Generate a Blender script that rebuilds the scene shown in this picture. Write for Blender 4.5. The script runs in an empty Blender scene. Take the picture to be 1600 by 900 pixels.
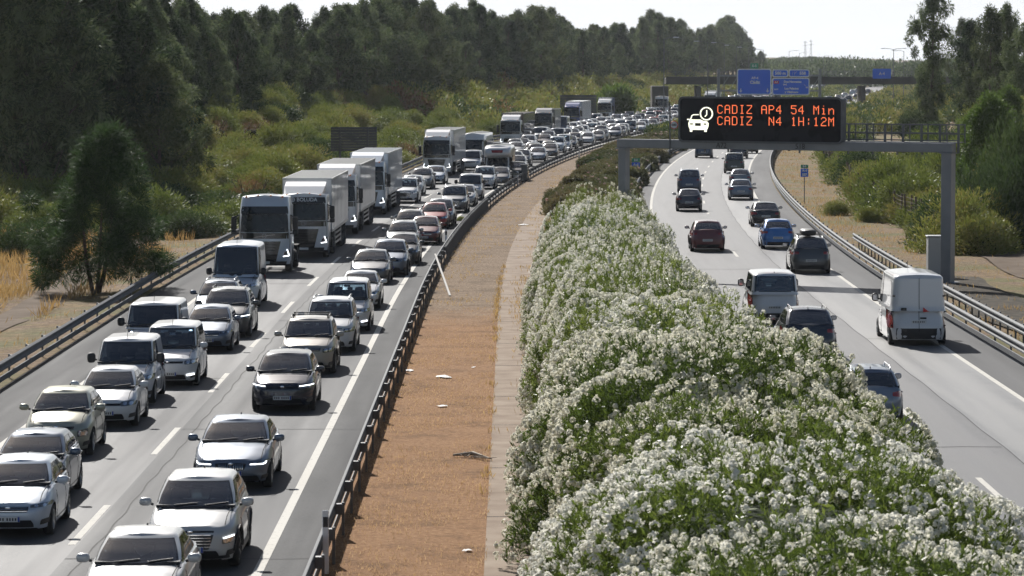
import bpy, math, random
import numpy as np
from mathutils import Vector, Matrix

SC = bpy.context.scene
COL = SC.collection
R = math.radians
rnd = random.Random(7)
# ------------------------------------------------------------------ camera, sky, sun
FPX = 5570.0
CAMZ = 10.0
PITCH = math.atan(355.0 / FPX)
cam_d = bpy.data.cameras.new('camera')
cam = bpy.data.objects.new('camera', cam_d); COL.objects.link(cam)
cam.location = (0, 0, CAMZ); cam.rotation_euler = (math.pi / 2 - PITCH, 0, 0)
cam_d.sensor_width = 36.0; cam_d.lens = FPX / 1600 * 36.0
cam_d.clip_start = 1.0; cam_d.clip_end = 12000.0
cam_d.dof.use_dof = True; cam_d.dof.focus_distance = 135.0; cam_d.dof.aperture_fstop = 4.5
SC.camera = cam
SUN_EL, SUN_AZ = 35.0, -16.0          # azimuth from straight ahead, negative = towards the left
HAZE_D = 0.00005
w = bpy.data.worlds.new('World'); SC.world = w; w.use_nodes = True
nt = w.node_tree; nt.nodes.clear()
sky = nt.nodes.new('ShaderNodeTexSky'); sky.sky_type = 'NISHITA'; sky.sun_disc = False
sky.sun_elevation = R(SUN_EL); sky.sun_rotation = R(SUN_AZ); sky.dust_density = 1.6; sky.air_density = 1.0; sky.altitude = 20
hs = nt.nodes.new('ShaderNodeHueSaturation'); hs.inputs['Saturation'].default_value = 1.05
bg = nt.nodes.new('ShaderNodeBackground'); bg.inputs['Strength'].default_value = 0.05
wo = nt.nodes.new('ShaderNodeOutputWorld')
nt.links.new(sky.outputs[0], hs.inputs['Color']); nt.links.new(hs.outputs[0], bg.inputs[0]); 
# pale summer haze low over the horizon, all round
tc_ = nt.nodes.new('ShaderNodeTexCoord'); sx_ = nt.nodes.new('ShaderNodeSeparateXYZ'); mr_ = nt.nodes.new('ShaderNodeMapRange'); mr_.interpolation_type = 'SMOOTHSTEP'
mr_.inputs[1].default_value = .0; mr_.inputs[2].default_value = .2; mr_.inputs[3].default_value = .93; mr_.inputs[4].default_value = 0.0
b2_ = nt.nodes.new('ShaderNodeBackground'); b2_.inputs[0].default_value = (.79, .825, .87, 1); b2_.inputs[1].default_value = .9; mx_ = nt.nodes.new('ShaderNodeMixShader')
nt.links.new(tc_.outputs['Generated'], sx_.inputs[0]); nt.links.new(sx_.outputs['Z'], mr_.inputs[0]); nt.links.new(mr_.outputs[0], mx_.inputs[0]); nt.links.new(bg.outputs[0], mx_.inputs[1]); nt.links.new(b2_.outputs[0], mx_.inputs[2]); nt.links.new(mx_.outputs[0], wo.inputs[0])
sun_d = bpy.data.lights.new('sun', 'SUN'); sun_d.energy = 5.0; sun_d.angle = R(0.53); sun_d.color = (1.0, 0.968, 0.92)
sun = bpy.data.objects.new('sun', sun_d); COL.objects.link(sun)
sd = Vector((math.sin(R(SUN_AZ)) * math.cos(R(SUN_EL)), math.cos(R(SUN_AZ)) * math.cos(R(SUN_EL)), math.sin(R(SUN_EL))))
sun.rotation_euler = sd.to_track_quat('Z', 'Y').to_euler(); sun.location = (0, 0, 60)
vs = SC.view_settings; vs.view_transform = 'Standard'; vs.look = 'None'; vs.gamma = 1.0; vs.exposure = 0.42; vs.use_curve_mapping = False
SC.render.engine = 'CYCLES'
SC.cycles.use_denoising = True
SC.cycles.max_bounces = 5; SC.cycles.diffuse_bounces = 3; SC.cycles.glossy_bounces = 3; SC.cycles.transmission_bounces = 3
SC.cycles.volume_bounces = 0; SC.cycles.caustics_reflective = False; SC.cycles.caustics_refractive = False
SC.cycles.sample_clamp_indirect = 4.0; SC.cycles.use_adaptive_sampling = True

# ------------------------------------------------------------------ road geometry
def shift(Y):
    if Y < 140: return 0.0
    if Y < 460: return 0.00019 * (Y - 140) ** 2
    return 19.456 + 0.1216 * (Y - 460)
def slope(Y):
    if Y < 140: return 0.0
    if Y < 460: return 0.00038 * (Y - 140)
    return 0.1216
def sst(x, a, b):
    t = min(1.0, max(0.0, (x - a) / (b - a))); return t * t * (3 - 2 * t)
def extra(Y): return 4.0 * sst(Y, 300, 430)
def P(px, py, z=0.0):
    dx = (px - 800) / FPX; dy = (450 - py) / FPX
    d = Vector((dx, math.cos(PITCH) + dy * math.sin(PITCH), -math.sin(PITCH) + dy * math.cos(PITCH)))
    t = (z - CAMZ) / d.z
    return Vector((d.x * t, d.y * t, z))
def fbm(x, y, seed=0):
    v = 0; a = 1
    for k in range(3):
        f = 0.03 * 2 ** k
        v += a * (math.sin(x * f * 1.3 + seed + k * 2.1 + 1.7 * math.sin(y * f + k)) * math.cos(y * f * 1.1 - seed * .7 + 1.3 * math.sin(x * f * .8 + k * 3)))
        a *= .5
    return v
def ground_z(X, Y):
    u = X - shift(Y)
    e = extra(Y)
    z = -0.03
    dl = -(u + 16.2 + e); dr = u - 18.2
    if dl > 0:
        emb = sst(Y, 205, 330)
        z += sst(dl, .2, 3) * (-0.25) * (1 - emb * .5)
        z += emb * 4.6 * sst(dl, 4, 23)
        z += (1 - emb) * 1.2 * sst(dl, 18, 60)
        z += 0.12 * fbm(X * 4, Y * 4, 1) * sst(dl, .5, 4)
        z += sst(dl, 60, 600) * 10 * (1 + fbm(X * .2, Y * .2, 5))
    if dr > 0:
        z += 2.3 * sst(dr, 7, 26) * sst(Y, 120, 190)
        z += 0.12 * fbm(X * 4, Y * 4, 2) * sst(dr, .5, 4)
        z += sst(dr, 80, 600) * 3 * (1 + fbm(X * .2, Y * .2, 3))
    if dl <= 0 and dr <= 0: z += 0.0
    z += sst(Y, 1500, 2600) * 5 * (1.1 + .4 * fbm(X * .15, Y * .1, 9))
    return z

# ------------------------------------------------------------------ helpers
def tag(o, label=None, cat=None, group=None, kind=None):
    if label: o['label'] = label
    if cat: o['category'] = cat
    if group: o['group'] = group
    if kind: o['kind'] = kind
    return o
CH = {}
def setpar(o, p):
    o.parent = p; CH.setdefault(p.name, []).append(o)
def empty(name, loc=(0, 0, 0), rz=0.0):
    o = bpy.data.objects.new(name, None); COL.objects.link(o); o.location = loc; o.rotation_euler = (0, 0, rz); o.empty_display_size = .3
    return o
def link(name, mesh, parent=None, loc=None):
    o = bpy.data.objects.new(name, mesh); COL.objects.link(o)
    if parent is not None: setpar(o, parent)
    if loc is not None: o.location = loc
    return o
def copy_tree(o, parent=None, dx=None):
    c = o.copy(); COL.objects.link(c)
    if parent is not None: setpar(c, parent)
    for ch in CH.get(o.name, []): copy_tree(ch, c)
    return c
class MB:
    def __init__(s): s.v = []; s.f = []; s.m = []; s.s = []
    def add(s, verts, faces, mi=0, smooth=False):
        b = len(s.v); s.v.extend([tuple(p) for p in verts])
        for f in faces: s.f.append(tuple(i + b for i in f)); s.m.append(mi); s.s.append(smooth)
        return s
    def box(s, c, d, mi=0, rot=None, bev=0.0, taper=None):
        hx, hy, hz = d[0] / 2, d[1] / 2, d[2] / 2
        if bev > 0:
            b = min(bev, hx * .9, hy * .9, hz * .9); V = []; 
            for sx in (-1, 1):
                for sy in (-1, 1):
                    for sz in (-1, 1):
                        V += [(sx * hx, sy * (hy - b), sz * (hz - b)), (sx * (hx - b), sy * hy, sz * (hz - b)), (sx * (hx - b), sy * (hy - b), sz * hz)]
            idx = lambda a, b_, c_, k: ((a * 2 + b_) * 2 + c_) * 3 + k
            F = []
            for a in (0, 1):
                q = [idx(a, 0, 0, 0), idx(a, 1, 0, 0), idx(a, 1, 1, 0), idx(a, 0, 1, 0)]; F.append(q if a else q[::-1])
                q = [idx(0, a, 0, 1), idx(0, a, 1, 1), idx(1, a, 1, 1), idx(1, a, 0, 1)]; F.append(q if a else q[::-1])
                q = [idx(0, 0, a, 2), idx(1, 0, a, 2), idx(1, 1, a, 2), idx(0, 1, a, 2)]; F.append(q if a else q[::-1])
            for a in (0, 1):
                for b_ in (0, 1):
                    F.append([idx(a, b_, 0, 0), idx(a, b_, 1, 0), idx(a, b_, 1, 1), idx(a, b_, 0, 1)])
                    F.append([idx(a, 0, b_, 0), idx(a, 1, b_, 0), idx(a, 1, b_, 2), idx(a, 0, b_, 2)])
                    F.append([idx(0, a, b_, 1), idx(1, a, b_, 1), idx(1, a, b_, 2), idx(0, a, b_, 2)])
                    for c_ in (0, 1): F.append([idx(a, b_, c_, 0), idx(a, b_, c_, 1), idx(a, b_, c_, 2)])
        else:
            V = [(sx * hx, sy * hy, sz * hz) for sx in (-1, 1) for sy in (-1, 1) for sz in (-1, 1)]
            F = [(0, 1, 3, 2), (4, 6, 7, 5), (0, 4, 5, 1), (2, 3, 7, 6), (0, 2, 6, 4), (1, 5, 7, 3)]
        if taper:
            V = [(x * (1 + (taper[0] - 1) * (z + hz) / (2 * hz)), y * (1 + (taper[1] - 1) * (z + hz) / (2 * hz)), z) for x, y, z in V]
        if rot is not None: V = [rot @ Vector(p) for p in V]
        V = [(p[0] + c[0], p[1] + c[1], p[2] + c[2]) for p in V]
        return s.add(V, F, mi)
    def bar(s, a, b, wd, mi=0, wd2=None):
        a = Vector(a); b = Vector(b); d = b - a
        if d.length < 1e-6: return s
        q = d.to_track_quat('X', 'Z').to_matrix()
        return s.box((a + b) / 2, (d.length, wd, wd2 or wd), mi, rot=q)
    def tube(s, pts, rad, n=8, mi=0, cap=True):
        pts = [Vector(p) for p in pts]; V = []; F = []
        if not hasattr(rad, '__len__'): rad = [rad] * len(pts)
        prev = Vector((1, 0, 0))
        for i, p in enumerate(pts):
            t = (pts[min(i + 1, len(pts) - 1)] - pts[max(i - 1, 0)]).normalized()
            if abs(t.dot(prev)) > .95: prev = Vector((0, 1, 0)) if abs(t.y) < .9 else Vector((0, 0, 1))
            a = (prev - t * prev.dot(t)).normalized(); b = t.cross(a); prev = a
            for k in range(n):
                an = 2 * math.pi * k / n
                V.append(p + (a * math.cos(an) + b * math.sin(an)) * rad[i])
        for i in range(len(pts) - 1):
            for k in range(n):
                k2 = (k + 1) % n
                F.append((i * n + k, i * n + k2, (i + 1) * n + k2, (i + 1) * n + k))
        s.add(V, F, mi, True)
        if cap:
            s.add(V[:n], [tuple(range(n))[::-1]], mi); s.add(V[-n:], [tuple(range(n))], mi)
        return s
    def lathe(s, prof, n=28, mi=0, axis='Y'):
        V = []; F = []
        for (r, h) in prof:
            for k in range(n):
                an = 2 * math.pi * k / n
                V.append((r * math.cos(an), h, r * math.sin(an)) if axis == 'Y' else (r * math.cos(an), r * math.sin(an), h))
        for i in range(len(prof) - 1):
            for k in range(n):
                k2 = (k + 1) % n
                F.append((i * n + k, (i + 1) * n + k, (i + 1) * n + k2, i * n + k2))
        return s.add(V, F, mi, True)
    def ell(s, c, r, mi=0, n=12, p=1.0):
        V = []; F = []; m = n // 2
        sg = lambda t: math.copysign(abs(t) ** p, t)
        for i in range(m + 1):
            ph = -math.pi / 2 + math.pi * i / m
            for k in range(n):
                th = 2 * math.pi * k / n
                V.append((c[0] + r[0] * sg(math.cos(ph)) * sg(math.cos(th)), c[1] + r[1] * sg(math.cos(ph)) * sg(math.sin(th)), c[2] + r[2] * sg(math.sin(ph))))
        for i in range(m):
            for k in range(n):
                k2 = (k + 1) % n
                F.append((i * n + k, i * n + k2, (i + 1) * n + k2, (i + 1) * n + k))
        return s.add(V, F, mi, True)
    def merge(s, o, off=(0, 0, 0), mi=None, flip=False):
        V = [(p[0] + off[0], (-p[1] if flip else p[1]) + off[1], p[2] + off[2]) for p in o.v]
        b = len(s.v); s.v.extend(V)
        for f, m, sm in zip(o.f, o.m, o.s): s.f.append(tuple(i + b for i in (f[::-1] if flip else f))); s.m.append(m if mi is None else mi); s.s.append(sm)
        return s
    def mesh(s, name, mats):
        me = bpy.data.meshes.new(name); me.from_pydata(s.v, [], s.f)
        for m in mats: me.materials.append(m)
        me.polygons.foreach_set('material_index', s.m); me.polygons.foreach_set('use_smooth', s.s); me.update()
        return me
    def obj(s, name, mats, parent=None, loc=None):
        if not isinstance(mats, (list, tuple)): mats = [mats]
        return link(name, s.mesh(name, mats), parent, loc)
def quads(name, A, mats, mi=None, smooth=False):
    """A: (n,4,3) array of quads -> one mesh, fast"""
    n = len(A); me = bpy.data.meshes.new(name)
    me.vertices.add(n * 4); me.vertices.foreach_set('co', A.reshape(-1).astype(np.float32))
    me.loops.add(n * 4); me.loops.foreach_set('vertex_index', np.arange(n * 4, dtype=np.int32))
    me.polygons.add(n); me.polygons.foreach_set('loop_start', np.arange(0, n * 4, 4, dtype=np.int32)); 
    try: me.polygons.foreach_set('loop_total', np.full(n, 4, dtype=np.int32))
    except Exception: pass
    if not isinstance(mats, (list, tuple)): mats = [mats]
    for m in mats: me.materials.append(m)
    if mi is not None: me.polygons.foreach_set('material_index', mi.astype(np.int32))
    me.update(calc_edges=True)
    return me
def text_mesh(txt, size, mat, align='CENTER', thick=.004, bold=0.0):
    cu = bpy.data.curves.new('writing', 'FONT'); cu.body = txt; cu.size = size; cu.align_x = align; cu.align_y = 'CENTER'
    cu.extrude = thick; cu.offset = bold; cu.resolution_u = 3
    o = bpy.data.objects.new('writing', cu); me = bpy.data.meshes.new_from_object(o)
    bpy.data.objects.remove(o); bpy.data.curves.remove(cu)
    me.materials.clear(); me.materials.append(mat); me.name = 'writing'
    return me

# ------------------------------------------------------------------ materials
def mat(name, col, rough=.6, metal=0.0, spec=.5, coat=0.0, emit=None, es=0.0, noise=None, bump=0.0, bscale=20.0, trans=0.0):
    m = bpy.data.materials.new(name); m.use_nodes = True; nt = m.node_tree; b = nt.nodes['Principled BSDF']
    b.inputs['Base Color'].default_value = (*col, 1); b.inputs['Roughness'].default_value = rough; b.inputs['Metallic'].default_value = metal
    b.inputs['Specular IOR Level'].default_value = spec; b.inputs['Coat Weight'].default_value = coat; b.inputs['Coat Roughness'].default_value = .04
    if emit: b.inputs['Emission Color'].default_value = (*emit, 1); b.inputs['Emission Strength'].default_value = es
    if noise or bump:
        tc = nt.nodes.new('ShaderNodeTexCoord')
    if noise:                       # (second colour, scale, contrast)
        n = nt.nodes.new('ShaderNodeTexNoise'); n.inputs['Scale'].default_value = noise[1]; n.inputs['Detail'].default_value = 5
        cr = nt.nodes.new('ShaderNodeValToRGB'); c = noise[2]
        cr.color_ramp.elements[0].position = .5 - c; cr.color_ramp.elements[1].position = .5 + c
        cr.color_ramp.elements[0].color = (*col, 1); cr.color_ramp.elements[1].color = (*noise[0], 1)
        nt.links.new(tc.outputs['Object'], n.inputs['Vector']); nt.links.new(n.outputs['Fac'], cr.inputs[0]); nt.links.new(cr.outputs[0], b.inputs['Base Color'])
    if bump:
        n = nt.nodes.new('ShaderNodeTexNoise'); n.inputs['Scale'].default_value = bscale; n.inputs['Detail'].default_value = 4
        bp = nt.nodes.new('ShaderNodeBump'); bp.inputs['Strength'].default_value = bump; bp.inputs['Distance'].default_value = .02
        nt.links.new(tc.outputs['Object'], n.inputs['Vector']); nt.links.new(n.outputs['Fac'], bp.inputs['Height']); nt.links.new(bp.outputs[0], b.inputs['Normal'])
    return m
def asphalt(name, c0, c1, crack=False, rough=.62, spec=.5, tracks=0.0):
    m = bpy.data.materials.new(name); m.use_nodes = True; nt = m.node_tree; b = nt.nodes['Principled BSDF']; N = nt.nodes.new; L = nt.links.new
    uv = N('ShaderNodeUVMap'); uv.uv_map = 'UVMap'
    geo = N('ShaderNodeNewGeometry')
    n1 = N('ShaderNodeTexNoise'); n1.inputs['Scale'].default_value = 14.0; n1.inputs['Detail'].default_value = 6; n1.inputs['Roughness'].default_value = .8
    L(geo.outputs['Position'], n1.inputs['Vector'])
    mp = N('ShaderNodeMapping'); mp.inputs['Scale'].default_value = (1.1, .035, 1); L(uv.outputs[0], mp.inputs[0])
    n2 = N('ShaderNodeTexNoise'); n2.inputs['Scale'].default_value = 1.0; n2.inputs['Detail'].default_value = 5; L(mp.outputs[0], n2.inputs['Vector'])
    n3 = N('ShaderNodeTexNoise'); n3.inputs['Scale'].default_value = .3; n3.inputs['Detail'].default_value = 7; n3.inputs['Roughness'].default_value = .7; L(geo.outputs['Position'], n3.inputs['Vector'])
    a = N('ShaderNodeMath'); a.operation = 'MULTIPLY_ADD'; a.inputs[1].default_value = .95; L(n1.outputs['Fac'], a.inputs[0])
    a2 = N('ShaderNodeMath'); a2.operation = 'MULTIPLY'; a2.inputs[1].default_value = .75; L(n2.outputs['Fac'], a2.inputs[0]); L(a2.outputs[0], a.inputs[2])
    a3 = N('ShaderNodeMath'); a3.operation = 'MULTIPLY_ADD'; a3.inputs[1].default_value = .45; L(n3.outputs['Fac'], a3.inputs[0]); L(a.outputs[0], a3.inputs[2])
    su = N('ShaderNodeSeparateXYZ'); L(uv.outputs[0], su.inputs[0]); tw = N('ShaderNodeMath'); tw.operation = 'MULTIPLY_ADD'; tw.inputs[1].default_value = 3.25; tw.inputs[2].default_value = .9; L(su.outputs[0], tw.inputs[0])
    tw2 = N('ShaderNodeMath'); tw2.operation = 'SINE'; L(tw.outputs[0], tw2.inputs[0]); tw3 = N('ShaderNodeMath'); tw3.operation = 'MULTIPLY_ADD'; tw3.inputs[1].default_value = .13; L(tw2.outputs[0], tw3.inputs[0]); L(a3.outputs[0], tw3.inputs[2]); a3 = tw3
    cr = N('ShaderNodeValToRGB'); cr.color_ramp.elements[0].position = .78; cr.color_ramp.elements[1].position = 1.32
    cr.color_ramp.elements[0].color = (*c0, 1); cr.color_ramp.elements[1].color = (*c1, 1); L(a3.outputs[0], cr.inputs[0])
    last = cr.outputs[0]
    if crack:
        mp2 = N('ShaderNodeMapping'); mp2.inputs['Scale'].default_value = (.5, .09, 1); L(uv.outputs[0], mp2.inputs[0])
        nd = N('ShaderNodeTexNoise'); nd.inputs['Scale'].default_value = 2.5; L(mp2.outputs[0], nd.inputs['Vector'])
        mx0 = N('ShaderNodeMix'); mx0.data_type = 'VECTOR'; mx0.inputs[0].default_value = .12; L(mp2.outputs[0], mx0.inputs[4]); L(nd.outputs['Color'], mx0.inputs[5])
        vo = N('ShaderNodeTexVoronoi'); vo.feature = 'DISTANCE_TO_EDGE'; vo.inputs['Scale'].default_value = .8; L(mx0.outputs[1], vo.inputs['Vector'])
        c2 = N('ShaderNodeValToRGB'); c2.color_ramp.elements[0].position = .0; c2.color_ramp.elements[1].position = .014
        c2.color_ramp.elements[0].color = (.62, .62, .62, 1); c2.color_ramp.elements[1].color = (1, 1, 1, 1); L(vo.outputs['Distance'], c2.inputs[0])
        mm = N('ShaderNodeMix'); mm.data_type = 'RGBA'; mm.blend_type = 'MULTIPLY'; mm.inputs[0].default_value = 1; L(last, mm.inputs[6]); L(c2.outputs[0], mm.inputs[7]); last = mm.outputs[2]
    L(last, b.inputs['Base Color'])
    rr = N('ShaderNodeMapRange'); rr.inputs[1].default_value = .3; rr.inputs[2].default_value = .7; rr.inputs[3].default_value = rough - .07; rr.inputs[4].default_value = rough + .1
    L(n2.outputs['Fac'], rr.inputs[0]); L(rr.outputs[0], b.inputs['Roughness'])
    b.inputs['Specular IOR Level'].default_value = spec
    bp = N('ShaderNodeBump'); bp.inputs['Strength'].default_value = .3; bp.inputs['Distance'].default_value = .01
    nb = N('ShaderNodeTexNoise'); nb.inputs['Scale'].default_value = 45; nb.inputs['Detail'].default_value = 3; L(geo.outputs['Position'], nb.inputs['Vector']); L(nb.outputs['Fac'], bp.inputs['Height']); L(bp.outputs[0], b.inputs['Normal'])
    return m
def line_paint(name):
    m = bpy.data.materials.new(name); m.use_nodes = True; nt = m.node_tree; b = nt.nodes['Principled BSDF']; N = nt.nodes.new; L = nt.links.new
    geo = N('ShaderNodeNewGeometry')
    n1 = N('ShaderNodeTexNoise'); n1.inputs['Scale'].default_value = 5; n1.inputs['Detail'].default_value = 8; n1.inputs['Roughness'].default_value = .8; L(geo.outputs['Position'], n1.inputs['Vector'])
    cr = N('ShaderNodeValToRGB'); cr.color_ramp.elements[0].position = .3; cr.color_ramp.elements[1].position = .46
    cr.color_ramp.elements[0].color = (.17, .165, .155, 1); cr.color_ramp.elements[1].color = (.56, .54, .49, 1); L(n1.outputs['Fac'], cr.inputs[0]); L(cr.outputs[0], b.inputs['Base Color'])
    b.inputs['Roughness'].default_value = .8; b.inputs['Specular IOR Level'].default_value = .15
    return m
def ground_mat(name):
    m = bpy.data.materials.new(name); m.use_nodes = True; nt = m.node_tree; b = nt.nodes['Principled BSDF']; N = nt.nodes.new; L = nt.links.new
    geo = N('ShaderNodeNewGeometry')
    def noise(s, d=6, r=.65):
        n = N('ShaderNodeTexNoise'); n.inputs['Scale'].default_value = s; n.inputs['Detail'].default_value = d; n.inputs['Roughness'].default_value = r; L(geo.outputs['Position'], n.inputs['Vector']); return n.outputs['Fac']
    def ramp(f, stops):
        c = N('ShaderNodeValToRGB'); e = c.color_ramp.elements
        while len(e) < len(stops): e.new(.5)
        for k, (p, col) in enumerate(stops): e[k].position = p; e[k].color = (*col, 1)
        L(f, c.inputs[0]); return c.outputs[0]
    def mix(f, a, b_):
        x = N('ShaderNodeMix'); x.data_type = 'RGBA'
        if isinstance(f, float): x.inputs[0].default_value = f
        else: L(f, x.inputs[0])
        L(a, x.inputs[6]); L(b_, x.inputs[7]); return x.outputs[2]
    fine = noise(3.5, 8, .8); mid = noise(.45, 6); big = noise(.07, 4)
    dirt = ramp(fine, [(.34, (.05, .035, .022)), (.5, (.175, .115, .07)), (.66, (.31, .23, .155))])
    dry = ramp(fine, [(.34, (.07, .045, .02)), (.52, (.2, .135, .06)), (.7, (.34, .25, .13))])
    green = ramp(fine, [(.3, (.05, .055, .02)), (.55, (.14, .13, .05)), (.75, (.26, .22, .10))])
    f1 = ramp(mid, [(.42, (0, 0, 0)), (.58, (1, 1, 1))]); f2 = ramp(noise(.16, 7, .7), [(.47, (0, 0, 0)), (.6, (1, 1, 1))])
    L(mix(f2, mix(f1, dirt, dry), green), b.inputs['Base Color'])
    b.inputs['Roughness'].default_value = .95; b.inputs['Specular IOR Level'].default_value = .15
    bp = N('ShaderNodeBump'); bp.inputs['Strength'].default_value = .8; bp.inputs['Distance'].default_value = .08; L(fine, bp.inputs['Height']); L(bp.outputs[0], b.inputs['Normal'])
    return m
def median_mat(name):
    m = bpy.data.materials.new(name); m.use_nodes = True; nt = m.node_tree; b = nt.nodes['Principled BSDF']; N = nt.nodes.new; L = nt.links.new
    geo = N('ShaderNodeNewGeometry')
    def noise(s, d=6, r=.65, vec=None):
        n = N('ShaderNodeTexNoise'); n.inputs['Scale'].default_value = s; n.inputs['Detail'].default_value = d; n.inputs['Roughness'].default_value = r; L(vec or geo.outputs['Position'], n.inputs['Vector']); return n.outputs['Fac']
    def ramp(f, stops):
        c = N('ShaderNodeValToRGB'); e = c.color_ramp.elements
        while len(e) < len(stops): e.new(.5)
        for k, (p, col) in enumerate(stops): e[k].position = p; e[k].color = (*col, 1)
        L(f, c.inputs[0]); return c.outputs[0]
    fine = noise(7, 8, .8); mid = noise(1.0, 6, .7)
    org = ramp(fine, [(.3, (.13, .068, .032)), (.5, (.29, .16, .078)), (.68, (.44, .28, .155))])
    grv = ramp(fine, [(.32, (.07, .046, .03)), (.5, (.215, .152, .1)), (.64, (.43, .345, .25))])
    sx = N('ShaderNodeSeparateXYZ'); L(geo.outputs['Position'], sx.inputs[0])
    mr = N('ShaderNodeMapRange'); mr.inputs[1].default_value = 128; mr.inputs[2].default_value = 152; L(sx.outputs['Y'], mr.inputs[0])
    ad = N('ShaderNodeMath'); ad.operation = 'MULTIPLY_ADD'; ad.inputs[1].default_value = .9; L(mid, ad.inputs[0])
    sb = N('ShaderNodeMath'); sb.operation = 'SUBTRACT'; sb.inputs[1].default_value = .45; L(mr.outputs[0], sb.inputs[0]); L(sb.outputs[0], ad.inputs[2])
    mr2 = N('ShaderNodeMapRange'); mr2.inputs[1].default_value = .25; mr2.inputs[2].default_value = .75; L(ad.outputs[0], mr2.inputs[0])
    x = N('ShaderNodeMix'); x.data_type = 'RGBA'; L(mr2.outputs[0], x.inputs[0]); L(org, x.inputs[6]); L(grv, x.inputs[7])
    dk = ramp(noise(.5, 8, .75), [(.36, (.55, .53, .50)), (.5, (.9, .88, .86)), (.62, (1, 1, 1))])
    y = N('ShaderNodeMix'); y.data_type = 'RGBA'; y.blend_type = 'MULTIPLY'; y.inputs[0].default_value = 1; L(x.outputs[2], y.inputs[6]); L(dk, y.inputs[7])
    L(y.outputs[2], b.inputs['Base Color']); b.inputs['Roughness'].default_value = .95; b.inputs['Specular IOR Level'].default_value = .1
    bp = N('ShaderNodeBump'); bp.inputs['Strength'].default_value = .7; bp.inputs['Distance'].default_value = .05; L(fine, bp.inputs['Height']); L(bp.outputs[0], b.inputs['Normal'])
    return m
def leaf_mat(name, cols, trans=.3, rough=.55, nscale=.9, spec=.3, nw=.45, nd=3):
    """foliage: colour varies from plant to plant and from clump to clump"""
    m = bpy.data.materials.new(name); m.use_nodes = True; nt = m.node_tree; b = nt.nodes['Principled BSDF']; N = nt.nodes.new; L = nt.links.new
    oi = N('ShaderNodeObjectInfo'); geo = N('ShaderNodeNewGeometry')
    n = N('ShaderNodeTexNoise'); n.inputs['Scale'].default_value = nscale; n.inputs['Detail'].default_value = 3; L(geo.outputs['Position'], n.inputs['Vector'])
    a = N('ShaderNodeMath'); a.operation = 'MULTIPLY_ADD'; a.inputs[1].default_value = .45; L(oi.outputs['Random'], a.inputs[0])
    a2 = N('ShaderNodeMath'); a2.operation = 'MULTIPLY_ADD'; a2.inputs[1].default_value = .35; L(geo.outputs['Random Per Island'], a2.inputs[0])
    a3 = N('ShaderNodeMath'); a3.operation = 'MULTIPLY'; a3.inputs[1].default_value = nw; L(n.outputs['Fac'], a3.inputs[0]); L(a3.outputs[0], a2.inputs[2]); L(a2.outputs[0], a.inputs[2])
    cr = N('ShaderNodeValToRGB'); e = cr.color_ramp.elements; off = (nw - .45) * .5
    while len(e) < len(cols): e.new(.5)
    for k, c in enumerate(cols): e[k].position = min(1, .15 + off + .8 * k / (len(cols) - 1)); e[k].color = (*c, 1)
    L(a.outputs[0], cr.inputs[0]); L(cr.outputs[0], b.inputs['Base Color'])
    b.inputs['Roughness'].default_value = rough; b.inputs['Specular IOR Level'].default_value = spec
    tr = N('ShaderNodeBsdfTranslucent'); L(cr.outputs[0], tr.inputs['Color'])
    mx = N('ShaderNodeMixShader'); mx.inputs[0].default_value = trans; L(b.outputs[0], mx.inputs[1]); L(tr.outputs[0], mx.inputs[2])
    L(mx.outputs[0], nt.nodes['Material Output'].inputs['Surface'])
    return m
M = {}
M['asphalt_lane'] = asphalt('asphalt_lane', (.034, .036, .04), (.084, .084, .086), spec=.22, rough=.7)
M['asphalt_away'] = asphalt('asphalt_away', (.036, .038, .042), (.084, .084, .087), spec=.34, rough=.56)
M['asphalt_pale'] = asphalt('asphalt_pale', (.075, .075, .076), (.15, .148, .145), spec=.55, rough=.46)
M['asphalt_fast'] = asphalt('asphalt_fast', (.03, .032, .036), (.064, .065, .068), spec=.2, rough=.74)
M['asphalt_shoulder'] = asphalt('asphalt_shoulder', (.024, .026, .029), (.05, .051, .054), spec=.14, rough=.8)
M['line'] = line_paint('line_paint')
M['ground'] = ground_mat('ground'); M['median'] = median_mat('median')
M['concrete'] = mat('concrete', (.34, .275, .215), .9, noise=((.2, .145, .105), 1.1, .25), bump=.4, spec=.1)
M['conc_grey'] = mat('concrete_grey', (.12, .115, .105), .9, noise=((.07, .07, .065), .5, .25), spec=.2)
M['galv'] = mat('galvanised', (.155, .162, .17), .75, metal=.1, spec=.25, noise=((.12, .125, .13), 3, .2))
M['galv_dark'] = mat('galvanised_post', (.115, .12, .125), .6, metal=.3)
M['galv_paint'] = mat('gantry_paint', (.24, .25, .265), .5, metal=.2, noise=((.19, .2, .21), 1.5, .3))
M['black'] = mat('black_plastic', (.018, .018, .02), .5)
M['vblack'] = mat('underbody_black', (.006, .006, .007), .8, spec=.2)
M['gloss_black'] = mat('gloss_black', (.012, .012, .014), .12)
M['tyre'] = mat('tyre_rubber', (.02, .02, .02), .85)
M['rim'] = mat('alloy_rim', (.35, .36, .37), .3, metal=.85)
M['rim_dark'] = mat('dark_rim', (.05, .05, .055), .35, metal=.7)
M['chrome'] = mat('chrome', (.7, .7, .72), .1, metal=1.0)
M['glass'] = mat('car_glass', (.004, .006, .009), .05, spec=.42, noise=((.014, .018, .024), 2.6, .12))
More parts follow.
